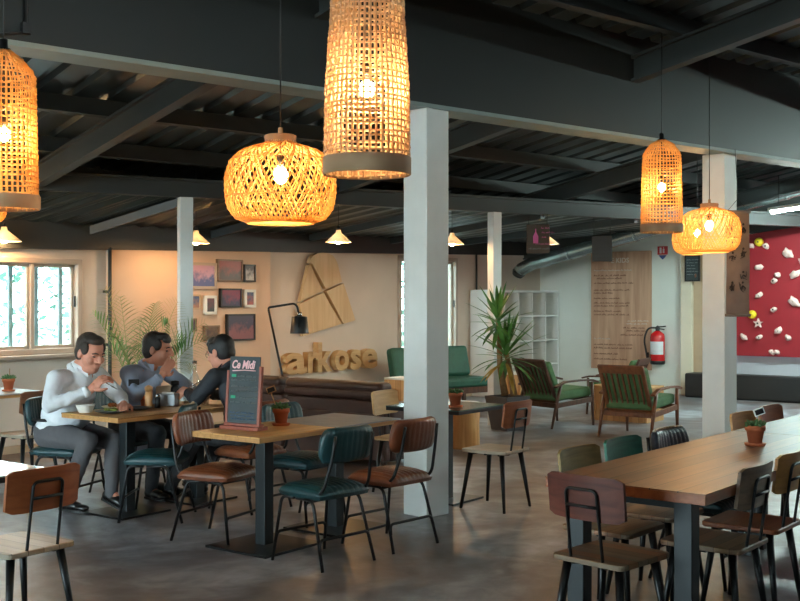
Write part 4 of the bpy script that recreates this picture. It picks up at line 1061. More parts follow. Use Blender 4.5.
o = t1.build('title', M['chalk'], bd, False); o.parent = t; onb(o, -.095, .385)
q = MB(); q.tube([(-.09, -.001, 0), (.0, -.001, .006), (.085, -.001, .004)], .0035, 5); o = q.build('underline', M['chalk'], t); onb(o, 0, .368)
rnd = random.Random(17)
for z, x, L, mm in ((.33, -.05, .14, 'chalkg'), (.305, -.095, .18, 'chalkg'), (.265, -.095, .19, 'chalkg'), (.235, -.095, .18, 'chalkg'), (.195, -.05, .14, 'chalkg'), (.165, -.095, .17, 'chalkg'), (.10, -.095, .17, 'chalkb'), (.08, -.09, .17, 'chalkb'), (.06, -.085, .16, 'chalkb')):
    o = scribble(0, 0, L, .013, rnd, .0014).build('chalk_line', M[mm], t, False); onb(o, x, z)
for z in (.332, .197): q = MB(); q.box((0, -.0, .006), (.034, .002, .018), None, .0); o = q.build('chalk_bullet', M['chalkt'], t); onb(o, -.078, z)

# ------------------------------------------------------------------ things on the men's table
TZ = .76
def item(name, label, cat, mb, m, pos, rotz=0., group=None):
    o = mb.build(name, m); o.location = (pos[0], pos[1], pos[2] if len(pos) > 2 else TZ); o.rotation_euler = (0, 0, rotz); return tag(o, label, cat, group)
item('bowl', 'small white bowl in front of the man in the white shirt', 'bowl', MB().lathe([(0, 0), (.045, 0), (.052, .01), (.07, .055), (.072, .062), (.066, .06), (.05, .014), (0, .012)]), M['ceramic'], (-2.36, 8.25))
pl0 = item('plate', 'black plate of salad at the table edge', 'plate', MB().lathe([(0, 0), (.07, 0), (.115, .014), (.118, .018), (.11, .016), (.06, .006), (0, .006)], n=32), M['blackplate'], (-2.16, 8.22))
q = MB(); rnd = random.Random(8)
for k in range(16): a = rnd.uniform(0, 6.28); r = rnd.uniform(0, .06); q.ball((r * math.cos(a), r * math.sin(a), .018), (.02, .016, .012), Matrix.Rotation(rnd.uniform(0, 3), 4, 'Z'), 1)
item('salad', 'green salad on the black plate', 'food', q, M['salad'], (-2.16, 8.22, TZ + .006))
item('plate', 'second black plate, beside the wooden pepper mill', 'plate', MB().lathe([(0, 0), (.07, 0), (.115, .014), (.118, .018), (.11, .016), (.06, .006), (0, .006)], n=32), M['blackplate'], (-2.02, 8.46))
item('plate', 'white plate with brown food before the man in the grey-blue shirt', 'plate', MB().lathe([(0, 0), (.07, 0), (.112, .014), (.115, .018), (.106, .016), (.06, .006), (0, .006)], n=32), M['ceramic'], (-2.21, 8.57))
q = MB()
for k in range(18): a = rnd.uniform(0, 6.28); r = rnd.uniform(0, .065); q.ball((r * math.cos(a), r * math.sin(a), .02), (.024, .018, .018), Matrix.Rotation(rnd.uniform(0, 3), 4, 'Z'), 1)
item('meal', 'brown meal heaped on the white plate', 'food', q, M['food'], (-2.21, 8.57, TZ + .006))
t = thing('pepper_mill', 'tall turned wooden pepper mill on the men\'s table', 'pepper mill', (-1.965, 8.60, TZ))
MB().lathe([(0, 0), (.034, 0), (.035, .02), (.028, .05), (.031, .09), (.025, .125), (.0, .125)]).build('body', M['w_mill'], t)
MB().lathe([(0, .125), (.024, .128), (.032, .15), (.03, .165), (.015, .175), (0, .18)]).build('top', M['w_mill'], t)
t = thing('salt_mill', 'small dark mill next to the wooden pepper mill', 'pepper mill', (-1.90, 8.62, TZ))
MB().lathe([(0, 0), (.024, 0), (.02, .04), (.022, .08), (0, .08)]).build('body', M['blackpl'], t); MB().lathe([(0, .08), (.02, .085), (.02, .10), (0, .11)]).build('top', M['foil'], t)
item('cup', 'terracotta cutlery cup behind the pepper mill', 'cup', MB().lathe([(0, 0), (.042, 0), (.05, .12), (.052, .125), (.046, .125), (.038, .01), (0, .01)]), M['terra'], (-2.03, 8.80))
t = thing('napkin_holder', 'grey tin napkin box on the men\'s table', 'napkin holder', (-1.845, 8.77, TZ), RG + .4)
MB().box((0, 0, .05), (.15, .09, .10), None, .006).build('box', M['napkin'], t); MB().box((0, 0, .104), (.10, .03, .012)).build('napkins', M['ceramic'], t)
item('paper_bag', 'folded beige paper napkins standing behind the tin box', 'napkin', MB().prism([(-.055, 0), (.05, 0), (.06, .15), (-.06, .14)], -.02, .02, 'XZ'), M['beigecup'], (-1.93, 8.98))
t = thing('sauce_bottle', 'black sauce bottle behind the tin napkin box', 'bottle', (-1.83, 8.95, TZ))
MB().lathe([(0, 0), (.035, 0), (.036, .12), (.03, .14), (.02, .15), (0, .15)]).build('body', M['blackpl'], t); MB().lathe([(0, .15), (.033, .15), (.033, .185), (0, .19)]).build('cap', M['black'], t)
t = thing('water_carafe', 'clear glass water bottle in front of the man in the black jacket', 'bottle', (-1.70, 9.10, TZ))
MB().lathe([(0, .002), (.045, .002), (.05, .02), (.05, .16), (.03, .22), (.017, .25), (.017, .31), (.019, .32)]).build('bottle', M['clear'], t)
MB().lathe([(0, .32), (.02, .32), (.02, .34), (0, .345)]).build('stopper', M['foil'], t)
for i, (p, l) in enumerate((((-1.72, 8.90), 'drinking glass beside the tin napkin box'), ((-1.56, 8.80), 'drinking glass near the black sleeve'))):
    item('drinking_glass', l, 'glass', MB().lathe([(0, .003), (.03, .003), (.036, .10), (.034, .10), (.028, .01), (0, .01)]), M['clear'], p, 0, 'glasses on the men\'s table')

# ------------------------------------------------------------------ hanging signs and banner
def hang_sign(label, px, w_, z0, z1, m, beam=True):
    k = (px - 400) / F; t_ = (k * P3.y - P3.x) / (D2.x - k * D2.y); p = P3 + D2 * t_
    t = thing('hanging_sign', label, 'sign', (p.x, p.y, z0), RB2 - R(38), 'wooden signs hanging from the grey beam')
    MB().box((0, 0, (z1 - z0) / 2), (w_, .02, z1 - z0), None, .003).build('board', m, t)
    for s in (-1, 1): q = MB(); q.tube([(s * w_ * .4, 0, z1 - z0), (s * w_ * .4, 0, 2.735 - z0)], .004, 5); q.build('cord', M['blackpl'], t)
    return t
t = hang_sign('hanging wooden sign with a pink bottle painted on it', 538, .30, 2.22, 2.60, M['signwood'])
MB().lathe([(0, 0), (.035, 0), (.038, .09), (.02, .13), (.012, .15), (.012, .19), (0, .195)], (-.03, -.0, .13), 12).build('painted_bottle', M['pink'], t).scale = (1, .4, 1)
for ch in t.children:
    if ch.name.startswith('painted'): ch.location = (0, -.006, 0)
rnd = random.Random(31)
for z, x, L, mm in ((.32, .04, .09, 'pink'), (.26, .05, .08, 'pink'), (.20, .05, .07, 'pink'), (.11, -.03, .15, 'pink'), (.05, -.12, .22, 'chalkg')):
    o = scribble(x, z, L, .026, rnd, .004).build('lettering', M[mm], t, False); o.location = (0, -.011, 0)
t = hang_sign('blank charcoal plank sign hanging in front of the menu panel', 602, .27, 2.13, 2.48, M['signdark'])
# fabric scroll beside the far pillar
t = thing('fabric_banner', 'taupe fabric scroll with black ink figures hanging beside the far pillar', 'banner', (3.195, 10.40, 1.44), R(8))
q = MB(); n = 10
for i in range(n):
    za, zb_ = .03 + .97 * i / n, .03 + .97 * (i + 1) / n
    ya, yb = .006 * math.sin(za * 9), .006 * math.sin(zb_ * 9)
    q.quad((-.115, ya, za), (.115, ya, za), (.115, yb, zb_), (-.115, yb, zb_))
o = q.build('cloth', M['banner'], t, False); o.modifiers.new('thickness', 'SOLIDIFY').thickness = .004
for z, nm in ((.02, 'bottom_rod'), (1.0, 'top_rod')): q = MB(); q.tube([(-.125, 0, z), (.125, 0, z)], .014, 8); q.build(nm, M['banner'], t)
q = MB(); q.tube([(-.11, 0, 1.0), (0, 0, 1.12), (0, .06, 1.60)], .003, 5); q.tube([(.11, 0, 1.0), (0, 0, 1.12)], .003, 5); q.build('cord', M['blackpl'], t)
rnd = random.Random(41)
for x, z in ((-.06, .30), (.045, .30), (-.055, .58), (.05, .62), (.05, .40), (-.05, .80), (.05, .85)):
    q = MB()
    for k in range(5): a = rnd.uniform(0, 3.14); q.tube([(x, 0, z), (x + .03 * math.cos(a), 0, z - .05 * math.sin(a)), (x + rnd.uniform(-.04, .04), 0, z + rnd.uniform(-.07, .05))], [.007, .005, .003], 4)
    q.ball((x, 0, z + .03), (.012, .004, .012), None, 1); q.build('ink_figure', M['ink_d'], t).location = (0, -.008, 0)
# ------------------------------------------------------------------ lamps
def roof_z(p): return 3.9 - SL * (-.64 * (p[0] + 2.21) + .768 * (p[1] - 6.07))
def interp(prof, z):
    for (r0, z0), (r1, z1) in zip(prof, prof[1:]):
        if z0 <= z <= z1:
            t = (z - z0) / (z1 - z0) if z1 > z0 else 0; t = t * t * (3 - 2 * t) * .5 + t * .5; return r0 + (r1 - r0) * t
    return prof[-1][0] if z > prof[-1][1] else prof[0][0]
def bulb_parts(t, z, h, m='bulb', r=.03):
    q = MB(); q.ball((0, 0, z), (r, r, r * 1.25), None, 2); q.build('bulb', M[m], t)
    q = MB(); q.lathe([(0, z + r * 1.1), (.018, z + r * 1.1), (.02, z + r * 1.1 + .06), (0, z + r * 1.1 + .07)], n=12); q.build('socket', M['blackpl'], t)
    q = MB(); q.tube([(0, 0, z + r + .06), (0, 0, h)], .004, 6); q.build('cord', M['blackpl'], t)
def tall_shade(label, pos, H_, prof, nv, nh, rat, wob, seed, th=.0047):
    t = thing('wicker_pendant', label, 'pendant lamp', pos, seed * .7, 'woven pendant lamps')
    rnd = random.Random(seed); ztop = prof[-1][1]
    lean = [rnd.uniform(-1, 1) * wob for _ in range(4)]
    def off(z): return Vector((lean[0] * z * z, lean[1] * z * z, 0))
    q = MB()
    for k in range(nv):          # uprights
        a0 = 2 * math.pi * k / nv; pts = []
        for i in range(25):
            z = ztop * i / 24; a = a0 + .012 * math.sin(z * 5 + k * .9); r = interp(prof, z) + (.0025 if (k + i) % 2 else -.0025); pts.append(Vector((r * math.cos(a), r * math.sin(a), z)) + off(z))
        q.tube(pts, th, 4, False)
    for k in range(nh):          # hoops woven through them
        z0 = ztop * (k + .5) / nh; n = 44; ph = rnd.uniform(0, 6.28); pts = []
        for i in range(n):
            a = 2 * math.pi * i / n; z = z0 + .004 * math.sin(2 * a + ph); r = interp(prof, z) + (.0035 if (i + k) % 2 else -.0035)
            pts.append(Vector((r * math.cos(a), r * math.sin(a), z)) + off(z))
        q.tube(pts, th * .95, 4, False, closed=True)
    q.build('woven_shade', M[rat], t, False)
    r0 = prof[0][0] + .003
    q = MB(); q.lathe([(r0, -.004), (r0 + .004, .0), (r0 + .004, .062), (r0, .066), (r0 - .005, .06), (r0 - .005, 0), (r0, -.004)], n=40); q.build('rim_band', M['rattan_b'], t)
    q = MB(); rt = prof[-1][0]; c_ = off(ztop); q.lathe([(rt + .004, ztop - .012), (rt + .004, ztop + .008), (.02, ztop + .012), (.02, ztop + .055), (0, ztop + .06)], c_, 20); q.build('cap', M['blackpl'], t)
    bulb_parts(t, H_, roof_z(pos) - pos[2])
    return t
PT = [(.165, 0), (.163, .1), (.160, .32), (.150, .48), (.140, .62), (.138, .74), (.10, .80), (.045, .835)]
tall_shade('tall pale woven pendant lamp hanging nearest the camera, before the big pillar', (-.128, 4.27, 2.09), .33, PT, 44, 36, 'rattan_p', .02, 3)
PL = [(.168, 0), (.162, .1), (.156, .35), (.152, .6), (.150, .655), (.146, .675), (.10, .735), (.03, .79)]
tall_shade('tall honey-coloured woven pendant lamp cut by the picture edge, over the glossy table', (-1.98, 5.5, 2.06), .37, PL, 38, 28, 'rattan', .01, 5)
tall_shade('tall woven pendant lamp hanging before the plank ends of the menu wall', (2.165, 9.10, 2.165), .37, [(.168, 0), (.166, .1), (.160, .35), (.155, .58), (.152, .64), (.10, .72), (.03, .76)], 36, 26, 'rattan', .01, 9)

def round_shade(label, pos, s, seed, nst=62):
    t = thing('round_wicker_pendant', label, 'pendant lamp', pos, seed * .9, 'woven pendant lamps')
    prof = [(.165, 0), (.225, .022), (.262, .075), (.274, .16), (.272, .23), (.25, .30), (.20, .352), (.125, .378), (.075, .392), (.07, .425)]
    prof = [(r * s, z * s) for r, z in prof]
    # arc-length samples
    P_ = [Vector((r, 0, z)) for r, z in prof]; ln = [0]
    for a, b in zip(P_, P_[1:]): ln.append(ln[-1] + (b - a).length)
    def at(u):
        d = u * ln[-1]
        for i in range(len(P_) - 1):
            if ln[i] <= d <= ln[i + 1] + 1e-9: return P_[i].lerp(P_[i + 1], (d - ln[i]) / (ln[i + 1] - ln[i]))
        return P_[-1]
    q = MB(); rnd = random.Random(seed)
    for sg in (-1, 1):
        for k in range(nst):
            a0 = 2 * math.pi * k / nst; pts = []; tw = rnd.uniform(1.0, 1.25)
            for i in range(21):
                u = i / 20; p = at(u); a = a0 + sg * tw * u; r = p.x + (.0025 if (i + k) % 2 else -.0025) * sg
                pts.append((r * math.cos(a), r * math.sin(a), p.z))
            q.tube(pts, .0033 * s, 4, False)
    for u in (.02, .30, .62, .9):
        p = at(u); q.tube([(p.x * math.cos(a), p.x * math.sin(a), p.z) for a in [2 * math.pi * i / 44 for i in range(44)]], .004 * s, 4, False, closed=True)
    q.build('woven_shade', M['rattan'], t, False)
    q = MB(); r = prof[0][0]; q.lathe([(r, -.006), (r + .006, .0), (r + .006, .016), (r - .002, .018), (r, -.006)], n=40); q.build('rim_band', M['rattan'], t)
    q = MB(); q.lathe([(.076 * s, .385 * s), (.08 * s, .43 * s), (.07 * s, .435 * s), (.012, .43 * s), (.012, .47 * s), (0, .475 * s)], n=24); q.build('collar', M['rattan_b'], t)
    bulb_parts(t, .235 * s, roof_z(pos) - pos[2], r=.036)
    return t
round_shade('wide round woven pendant lamp above the cafe tables', (-.592, 5.45, 1.985), 1., 4)
round_shade('round woven pendant lamp hanging in front of the far pillar', (2.745, 9.76, 2.03), .99, 6)
round_shade('round woven pendant lamp behind the far pillar, half hidden by its twin', (3.27, 12.1, 2.11), .98, 8)
round_shade('round woven pendant lamp mostly outside the frame, behind the honey-coloured tall one', (-4.05, 10.6, 2.35), .9, 10)

def cone_lamp(label, px, ybot, Y, rad=.155):
    pos = ((px - 400) / F * Y, Y, HC - (ybot - 300) * Y / F)
    t = thing('cone_pendant', label, 'pendant lamp', pos, 0, 'white cone lamps under the roof')
    MB().lathe([(rad, 0), (rad + .002, .004), (.035, .115), (.028, .15), (0, .152), (0, .147), (.03, .11), (rad - .004, .002), (rad, 0)], n=28).build('lamp_shade', M['enamel'], t)
    q = MB(); q.ball((0, 0, .02), .04, None, 2); q.build('bulb', M['bulbc'], t)
    q = MB(); q.lathe([(0, .15), (.02, .15), (.02, .19), (0, .2)], n=10); q.build('socket', M['blackpl'], t)
    q = MB(); q.tube([(0, 0, .19), (0, 0, roof_z(pos) - pos[2])], .004, 5); q.build('cord', M['blackpl'], t)
cone_lamp('white cone lamp glowing under the roof, above the wooden letters', 338.5, 242, 13.2)
cone_lamp('white cone lamp half hidden by the thin post near the picture wall', 196, 243, 12.6)
cone_lamp('white cone lamp peeking out beside the big white pillar', 452, 244, 14.2)
cone_lamp('white cone lamp half behind the pink bottle sign', 547, 244, 15.4, .17)
cone_lamp('white cone lamp under the tall honey-coloured woven lamp', 4, 241, 11.2, .17)

# ------------------------------------------------------------------ people
def cone_cap(mb, a, ra, b, rb, n=20):
    a, b = Vector(a), Vector(b); d = b - a
    mb.ball(a, ra, None, 3); mb.ball(b, rb, None, 3)
    if d.length > 1e-5: mb.tube([a, b], [ra, rb], n)
def blob(prims, voxel, name, m, parent, smooth=4, noise=0., nscale=8.):
    mb = MB()
    for p in prims:
        if p[0] == 'c': cone_cap(mb, *p[1:5])
        else: mb.ball(p[1], p[2], p[3] if len(p) > 3 else None, 3)
    me = bpy.data.meshes.new('t'); mb.bm.to_mesh(me); mb.bm.free()
    o = bpy.data.objects.new('t', me); C.objects.link(o)
    r = o.modifiers.new('r', 'REMESH'); r.mode = 'VOXEL'; r.voxel_size = voxel; r.use_smooth_shade = True
    s = o.modifiers.new('s', 'SMOOTH'); s.factor = .5; s.iterations = smooth
    dg = bpy.context.evaluated_depsgraph_get(); dg.update()
    res = bpy.data.meshes.new_from_object(o.evaluated_get(dg)); bpy.data.objects.remove(o)
    if noise:
        from mathutils import noise as nz
        res.calc_loop_triangles()
        for v in res.vertices:
            p = v.co * nscale; k = nz.noise(Vector((p.x, p.y, p.z * .6))) + .5 * nz.noise(p * 2.3)
            v.co = v.co + v.normal * k * noise * min(1, max(.1, (1.04 - v.co.z) / .1))
    res.name = name; res.materials.clear(); res.materials.append(m)
    for p in res.polygons: p.use_smooth = True
    o = bpy.data.objects.new(name, res); C.objects.link(o); o.parent = parent
    return o

def hand_prims(W, d, n, curl, s=1., mirror=1):
    """palm, four bent fingers of different lengths, thumb at the side; D along the hand, N the way the palm faces"""
    W = Vector(W); d = Vector(d).normalized(); n = Vector(n); n = (n - d * n.dot(d)).normalized(); sd = d.cross(n) * mirror
    rot = Matrix((sd, d, n)).transposed().to_4x4()
    P = [('e', W + d * .048 * s, (.041 * s, .05 * s, .017 * s), rot), ('c', W - d * .03 * s, .027 * s, W + d * .02 * s, .027 * s)]
    for k, (o_, L) in enumerate(((-.031, .066), (-.010, .080), (.011, .084), (.031, .072))):
        b = W + d * (.088 - .006 * (k == 0)) * s + sd * o_ * s; p = b; dd = d
        for j, fr in enumerate((.45, .32, .23)):
            ang = curl * (.6 + .5 * j); dd = (dd * math.cos(ang) + n * math.sin(ang)).normalized()
            nn = (n - dd * n.dot(dd)).normalized() if abs(n.dot(dd)) < .99 else -d
            e = p + dd * L * fr * s; P.append(('c', p, (.0098 - .0008 * j) * s, e, (.009 - .0008 * j) * s)); p = e; n_ = nn
            # carry the bending plane with the finger
            n = n
    b = W + d * .025 * s + sd * .034 * s
    m1 = b + (sd * .62 + d * .62 + n * .35).normalized() * .036 * s; m2 = m1 + (sd * .1 + d * .8 + n * .6).normalized() * .032 * s
    P += [('c', b, .014 * s, m1, .0115 * s), ('c', m1, .0115 * s, m2, .009 * s)]
    return P

def person(label, hip, facing, o_):
    """seated figure; local +y forward, +x its own right hand side, origin on the floor under the hips"""
    t = thing('person', label, 'person', (hip[0], hip[1], 0), face(facing))
    V = Vector; g = o_.get('girth', 1.); hs = o_.get('head', 1.)
    zp = .60
    lean = o_['lean']; sh = V((0, lean * .72, 1.035)); nk = V((0, lean * .80, 1.085)); Hc = V(o_['headpos'])
    yaw, pitch = o_['yaw'], o_['pitch']
    hm = (Matrix.Rotation(yaw, 4, 'Z') @ Matrix.Rotation(pitch, 4, 'X'))
    def hp(x, y, z): return Hc + (hm @ V((x, y, z)) * hs)
    hr = hm
    # ---- skin: head, neck, torso core, arms, hands, legs: one surface
    P = [('e', hp(0, -.012, .028), (.077 * hs, .097 * hs, .098 * hs), hr), ('e', hp(0, .022, -.03), (.066 * hs, .074 * hs, .088 * hs), hr), ('e', hp(0, .045, -.078), (.042 * hs, .046 * hs, .036 * hs), hr),
         ('e', hp(0, .078, .022), (.052 * hs, .022 * hs, .018 * hs), hr), ('c', hp(0, .092, .018), .010 * hs, hp(0, .113, -.022), .0155 * hs), ('e', hp(.016, .098, -.026), (.010 * hs, .012 * hs, .009 * hs), hr), ('e', hp(-.016, .098, -.026), (.010 * hs, .012 * hs, .009 * hs), hr),
         ('e', hp(.042, .066, -.028), (.024 * hs, .022 * hs, .026 * hs), hr), ('e', hp(-.042, .066, -.028), (.024 * hs, .022 * hs, .026 * hs), hr),
         ('e', hp(0, .090, -.052), (.026 * hs, .010 * hs, .006 * hs), hr), ('e', hp(0, .088, -.064), (.022 * hs, .010 * hs, .007 * hs), hr),
         ('e', hp(.079, -.012, -.004), (.010 * hs, .021 * hs, .033 * hs), hr), ('e', hp(-.079, -.012, -.004), (.010 * hs, .021 * hs, .033 * hs), hr),
         ('c', nk - V((0, .02, .03)), .062 * g, hp(0, -.025, -.06), .056 * hs)]
    if g > 1.05: P.append(('e', hp(0, .02, -.098), (.055 * hs, .06 * hs, .036 * hs), hr))
    P += [('e', V((0, lean * .42, .86)), (.15 * g, .105 * g, .2)), ('c', V((0, .0, zp)), .10, V((0, lean * .3, .78)), .11)]
    for s, a in ((1, o_['right']), (-1, o_['left'])):
        S_ = V((s * .185 * g, sh.y, sh.z - .02)); E, W = V(a['elbow']), V(a['wrist'])
        P += [('c', V((0, sh.y, sh.z - .03)), .06, S_, .055), ('c', S_, .05, E, .04), ('c', E, .04, W, .027)]
        P += hand_prims(W + (V(a['dir']).normalized()) * .02, a['dir'], a['palm'], a['curl'], 1.08 * o_.get('hands', 1.), -s * a.get('flip', 1))
        K_, A_ = V(o_['knee_r' if s > 0 else 'knee_l']), V(o_['ankle_r' if s > 0 else 'ankle_l'])
        P += [('c', V((s * .10, 0, zp - .03)), .08, K_, .055), ('c', K_, .052, A_, .036), ('c', A_, .036, A_ + V((0, .03, -.03)), .03)]
    if o_.get('open', 1): P.append(('e', nk + V((0, .066 * g, -.02)), (.026, .036, .045)))
    blob(P, .0055, 'body', o_['skin'], t, 3)
    # ---- top
    T = [('e', V((0, lean * .46, .88)), (.178 * g, .125 * g, .2), Matrix.Rotation(-lean * .9, 4, 'X')), ('e', V((0, lean * .22 + .02 * g, .72)), (.168 * g, .138 * g * o_.get('belly', 1), .16)), ('e', V((0, .0, .62)), (.17 * g, .13 * g, .10)),
         ('c', V((-.12 * g, sh.y - .02, sh.z - .035)), .078, V((.12 * g, sh.y - .02, sh.z - .035)), .078), ('c', V((0, sh.y - .02, sh.z - .02)), .075, nk - V((0, .02, .02)), .066 * g), ('c', V((0, sh.y + .02, sh.z - .03)), .08 * g, nk + V((0, .012, -.022)), .070 * g)]
    for s, a in ((1, o_['right']), (-1, o_['left'])):
        S_ = V((s * .185 * g, sh.y, sh.z - .025)); E, W = V(a['elbow']), V(a['wrist'])
        T += [('c', V((s * .11 * g, sh.y - .01, sh.z - .03)), .075, S_, .07), ('c', S_, .072 * o_.get('sleeve', 1), E, .056 * o_.get('sleeve', 1)), ('c', E, .056 * o_.get('sleeve', 1), E.lerp(W, .93), .040)]
    blob(T, .009, o_.get('topname', 'shirt'), o_['top'], t, 3, .010, 12)
    # collar
    q = MB(); n0 = nk + V((0, .026, .012)); ax = (hp(0, -.025, -.06) - n0).normalized(); sx = V((1, 0, 0)); sy = ax.cross(sx).normalized() * -1
    N = 28; rings = []
    for rr, hh in ((.070, -.05), (.066, -.012), (.070, -.016), (.083, -.05)):
        rings.append([q.bm.verts.new(n0 + (sx * math.cos(2 * math.pi * k / N) * 1.03 + (ax.cross(sx)) * math.sin(2 * math.pi * k / N)) * rr * g ** .6 + ax * (hh - .012 * math.sin(2 * math.pi * k / N) * -1)) for k in range(N)])
    for A_, B_ in zip(rings, rings[1:]):
        for k in range(N): q.bm.faces.new((A_[k], A_[(k + 1) % N], B_[(k + 1) % N], B_[k])).smooth = True
    for s in (1, -1):
        q.quad(*[nk + V(p) for p in ((s * .066, .030, .022), (s * .022, .088 * g, -.005), (s * .046, .108 * g, -.068), (s * .088, .066, -.02))])
    o = q.build('collar', o_.get('collar', o_['top']), t); o.modifiers.new('thickness', 'SOLIDIFY').thickness = .004
    for s, a in ((1, o_['right']), (-1, o_['left'])):
        E, W = V(a['elbow']), V(a['wrist']); d = (W - E).normalized(); q = MB(); c0 = E.lerp(W, .86); q.tube([c0, c0 + d * .02, W - d * .004], [.043, .0435, .041], 16, False)
        o = q.build('cuff', o_.get('collar', o_['top']), t); o.modifiers.new('thickness', 'SOLIDIFY').thickness = .004
    # ---- trousers and shoes
    T = [('e', V((0, -.01, zp + .0)), (.172 * g, .135 * g, .115))]
    for s in (1, -1):
        K_, A_ = V(o_['knee_r' if s > 0 else 'knee_l']), V(o_['ankle_r' if s > 0 else 'ankle_l'])
        T += [('c', V((s * .095, 0, zp - .03)), .098 * g, K_, .072), ('c', K_, .070, K_.lerp(A_, .4) + V((0, -.012, 0)), .064), ('c', K_.lerp(A_, .4) + V((0, -.012, 0)), .064, A_ + V((0, -.01, -.015)), .050)]
    blob(T, .009, 'trousers', o_['legs'], t, 4, .008, 12)
    q = MB(); q.tube([(.17 * g * math.cos(a), -.01 + .135 * g * math.sin(a), zp + .085) for a in [2 * math.pi * k / 28 for k in range(28)]], .012, 6, closed=True); q.build('belt', M['blackpl'], t)
    for s in (1, -1):
        A_ = V(o_['ankle_r' if s > 0 else 'ankle_l']); tilt = o_.get('tilt_r' if s > 0 else 'tilt_l', 0.); rot = Matrix.Rotation(tilt, 4, 'X')
        def fp(x, y, z): return A_ + rot @ V((x, y, z - .085))
        S2 = [('e', fp(0, -.03, .045), (.042, .05, .045), rot), ('e', fp(0, .06, .04), (.043, .09, .038), rot), ('e', fp(0, .145, .032), (.044, .065, .028), rot), ('c', fp(0, -.01, .05), .044, fp(0, -.005, .085), .042)]
        sh_ = blob(S2, .007, 'shoe', M['shoe'], t, 4)
        q = MB(); pts = [(x, y) for x, y in ((.0, -.085), (.034, -.06), (.036, .0), (.046, .11), (.034, .18), (0, .215), (-.034, .18), (-.046, .11), (-.036, 0), (-.034, -.06))]
        q.prism(pts, 0., .016); q._xf(q.bm.verts[:], Matrix.Translation(A_) @ rot @ Matrix.Translation((0, 0, -.085))); q.build('sole', M['blackpl'], sh_)
    # ---- hair, brows, eyes
    Hh = [('e', hp(0, -.036, .046), (.084 * hs, .090 * hs, .090 * hs), hr), ('e', hp(0, -.052, .0), (.081 * hs, .066 * hs, .085 * hs), hr), ('e', hp(0, .018, .098), (.066 * hs, .062 * hs, .034 * hs), hr), ('e', hp(.068, .012, .042), (.018 * hs, .04 * hs, .045 * hs), hr), ('e', hp(-.068, .012, .042), (.018 * hs, .04 * hs, .045 * hs), hr)]
    if o_.get('fringe'): Hh.append(('e', hp(0, .060, .080), (.058 * hs, .030 * hs, .028 * hs), hr))
    blob(Hh, .006, 'hair', o_['hair'], t, 3, .004, 40)
    for s in (1, -1):
        q = MB(); q.ball(hp(s * .031, .079, .004), (.011 * hs, .009 * hs, .006 * hs), hr, 2); q.build('eye', M['eye'], t)
        q = MB(); q.tube([hp(s * .014, .097, .026), hp(s * .032, .093, .032), hp(s * .052, .079, .024)], [.004, .0055, .003], 6); q.build('eyebrow', o_['hair'], t)
    return t, hp

def local_to_world(t, p):
    v = Vector(p); v.rotate(t.rotation_euler); return v + Vector(t.location)

p1, h1 = person('man in a white shirt and grey trousers bending over his plate with a fork', (-2.66, 8.58), (.88, -.47), dict(
    girth=1.22, head=1.15, belly=1.12, lean=.27, headpos=(.0, .33, 1.195), yaw=-.16, pitch=-.30, sleeve=.98, hands=1.08,
    right=dict(elbow=(.36, .26, .82), wrist=(.16, .47, .925), dir=(-.3, .5, .55), palm=(-.8, .1, -.3), curl=1.0),
    left=dict(elbow=(-.30, .36, .83), wrist=(-.12, .55, .805), dir=(.65, .55, -.02), palm=(0, -.1, -1), curl=.25),
    knee_r=(.14, .44, .55), ankle_r=(.13, .22, .09), knee_l=(-.10, .48, .53), ankle_l=(-.05, .50, .14), tilt_l=-.3,
    skin=M['skin'], top=M['shirt_w'], legs=M['trous_g'], hair=M['hair_grey']))
p2, h2 = person('man in a grey-blue shirt resting his hand against his face, seated before the palm', (-2.26, 9.20), G1, dict(
    girth=1.04, head=1.12, lean=.30, headpos=(-.02, .33, 1.195), yaw=.5, pitch=-.12, sleeve=.95,
    right=dict(elbow=(.26, .40, .85), wrist=(.10, .50, .985), dir=(-.45, .15, .6), palm=(-.6, -.6, .3), curl=.5),
    left=dict(elbow=(-.33, .42, .83), wrist=(-.16, .62, .81), dir=(.5, .7, 0), palm=(0, 0, -1), curl=.3),
    knee_r=(.11, .48, .53), ankle_r=(.10, .40, .085), knee_l=(-.11, .48, .53), ankle_l=(-.10, .42, .085),
    skin=M['skin2'], top=M['shirt_b'], legs=M['trous_d'], hair=M['hair_dark'], fringe=1))
q = MB(); q.box((.262, .37, .945), (.022, .085, .055), Euler((0, 0, R(51))), .004); q.build('sleeve_badge', M['blackpl'], p2)
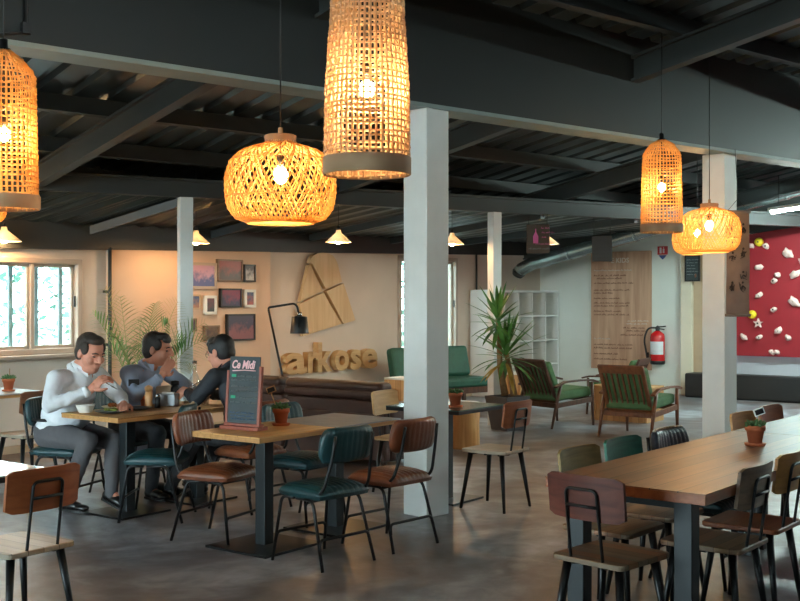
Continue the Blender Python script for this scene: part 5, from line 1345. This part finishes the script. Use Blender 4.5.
p3, h3 = person('dark-haired person in a black jacket seen from behind the chalkboard, hands over the table', (-1.16, 8.52), -G1, dict(
    girth=1.0, head=1.08, lean=.27, headpos=(0, .33, 1.185), yaw=.1, pitch=-.25, sleeve=1., topname='jacket',
    right=dict(elbow=(.30, .36, .83), wrist=(.14, .58, .83), dir=(-.2, .95, .05), palm=(-.6, 0, -.8), curl=.5),
    left=dict(elbow=(-.29, .30, .84), wrist=(-.13, .555, .865), dir=(.15, .95, .12), palm=(.7, 0, -.7), curl=.5),
    knee_r=(.13, .46, .53), ankle_r=(.12, .68, .11), knee_l=(-.13, .48, .53), ankle_l=(-.13, .78, .11), tilt_r=.25, tilt_l=.25,
    skin=M['skin'], top=M['jacket'], legs=M['trous_d'], hair=M['hair_blk'], fringe=1, collar=M['jacket'], open=0))
q = MB()
for s in (1, -1):
    q.tube([h3(s * .031 + .026 * math.cos(a), .094, .004 + .02 * math.sin(a)) for a in [2 * math.pi * k / 16 for k in range(16)]], .0018, 4, closed=True); q.tube([h3(s * .057, .092, .008), h3(s * .082, -.01, .012)], .0018, 4)
q.tube([h3(-.006, .099, .008), h3(.006, .099, .008)], .0018, 4); q.build('glasses', M['blackpl'], p3)

def fork(label, p, d, L=.2):
    t = thing('fork', label, 'fork'); p = Vector(p); d = Vector(d).normalized()
    q = MB(); q.tube([p, p + d * L * .6, p + d * L * .72], [.0055, .0035, .004], 6); q.build('handle', M['foil'], t)
    s = d.cross(Vector((0, 0, 1))).normalized(); q = MB(); b = p + d * L * .72
    q.box(b + d * .01, (.02, .02, .004), d.to_track_quat('Y', 'Z').to_euler())
    for k in (-1.5, -.5, .5, 1.5): q.tube([b + d * .015 + s * k * .0058, b + d * L * .28 + s * k * .0058], .0014, 4)
    q.build('tines', M['foil'], t); return t
fork('fork in the hand of the man in the white shirt', local_to_world(p1, (.10, .49, 1.02)), (.75, -.35, -.35), .21)
fork('fork held by the person in the black jacket', local_to_world(p3, (-.09, .63, .885)), (.45, .5, .28), .2)
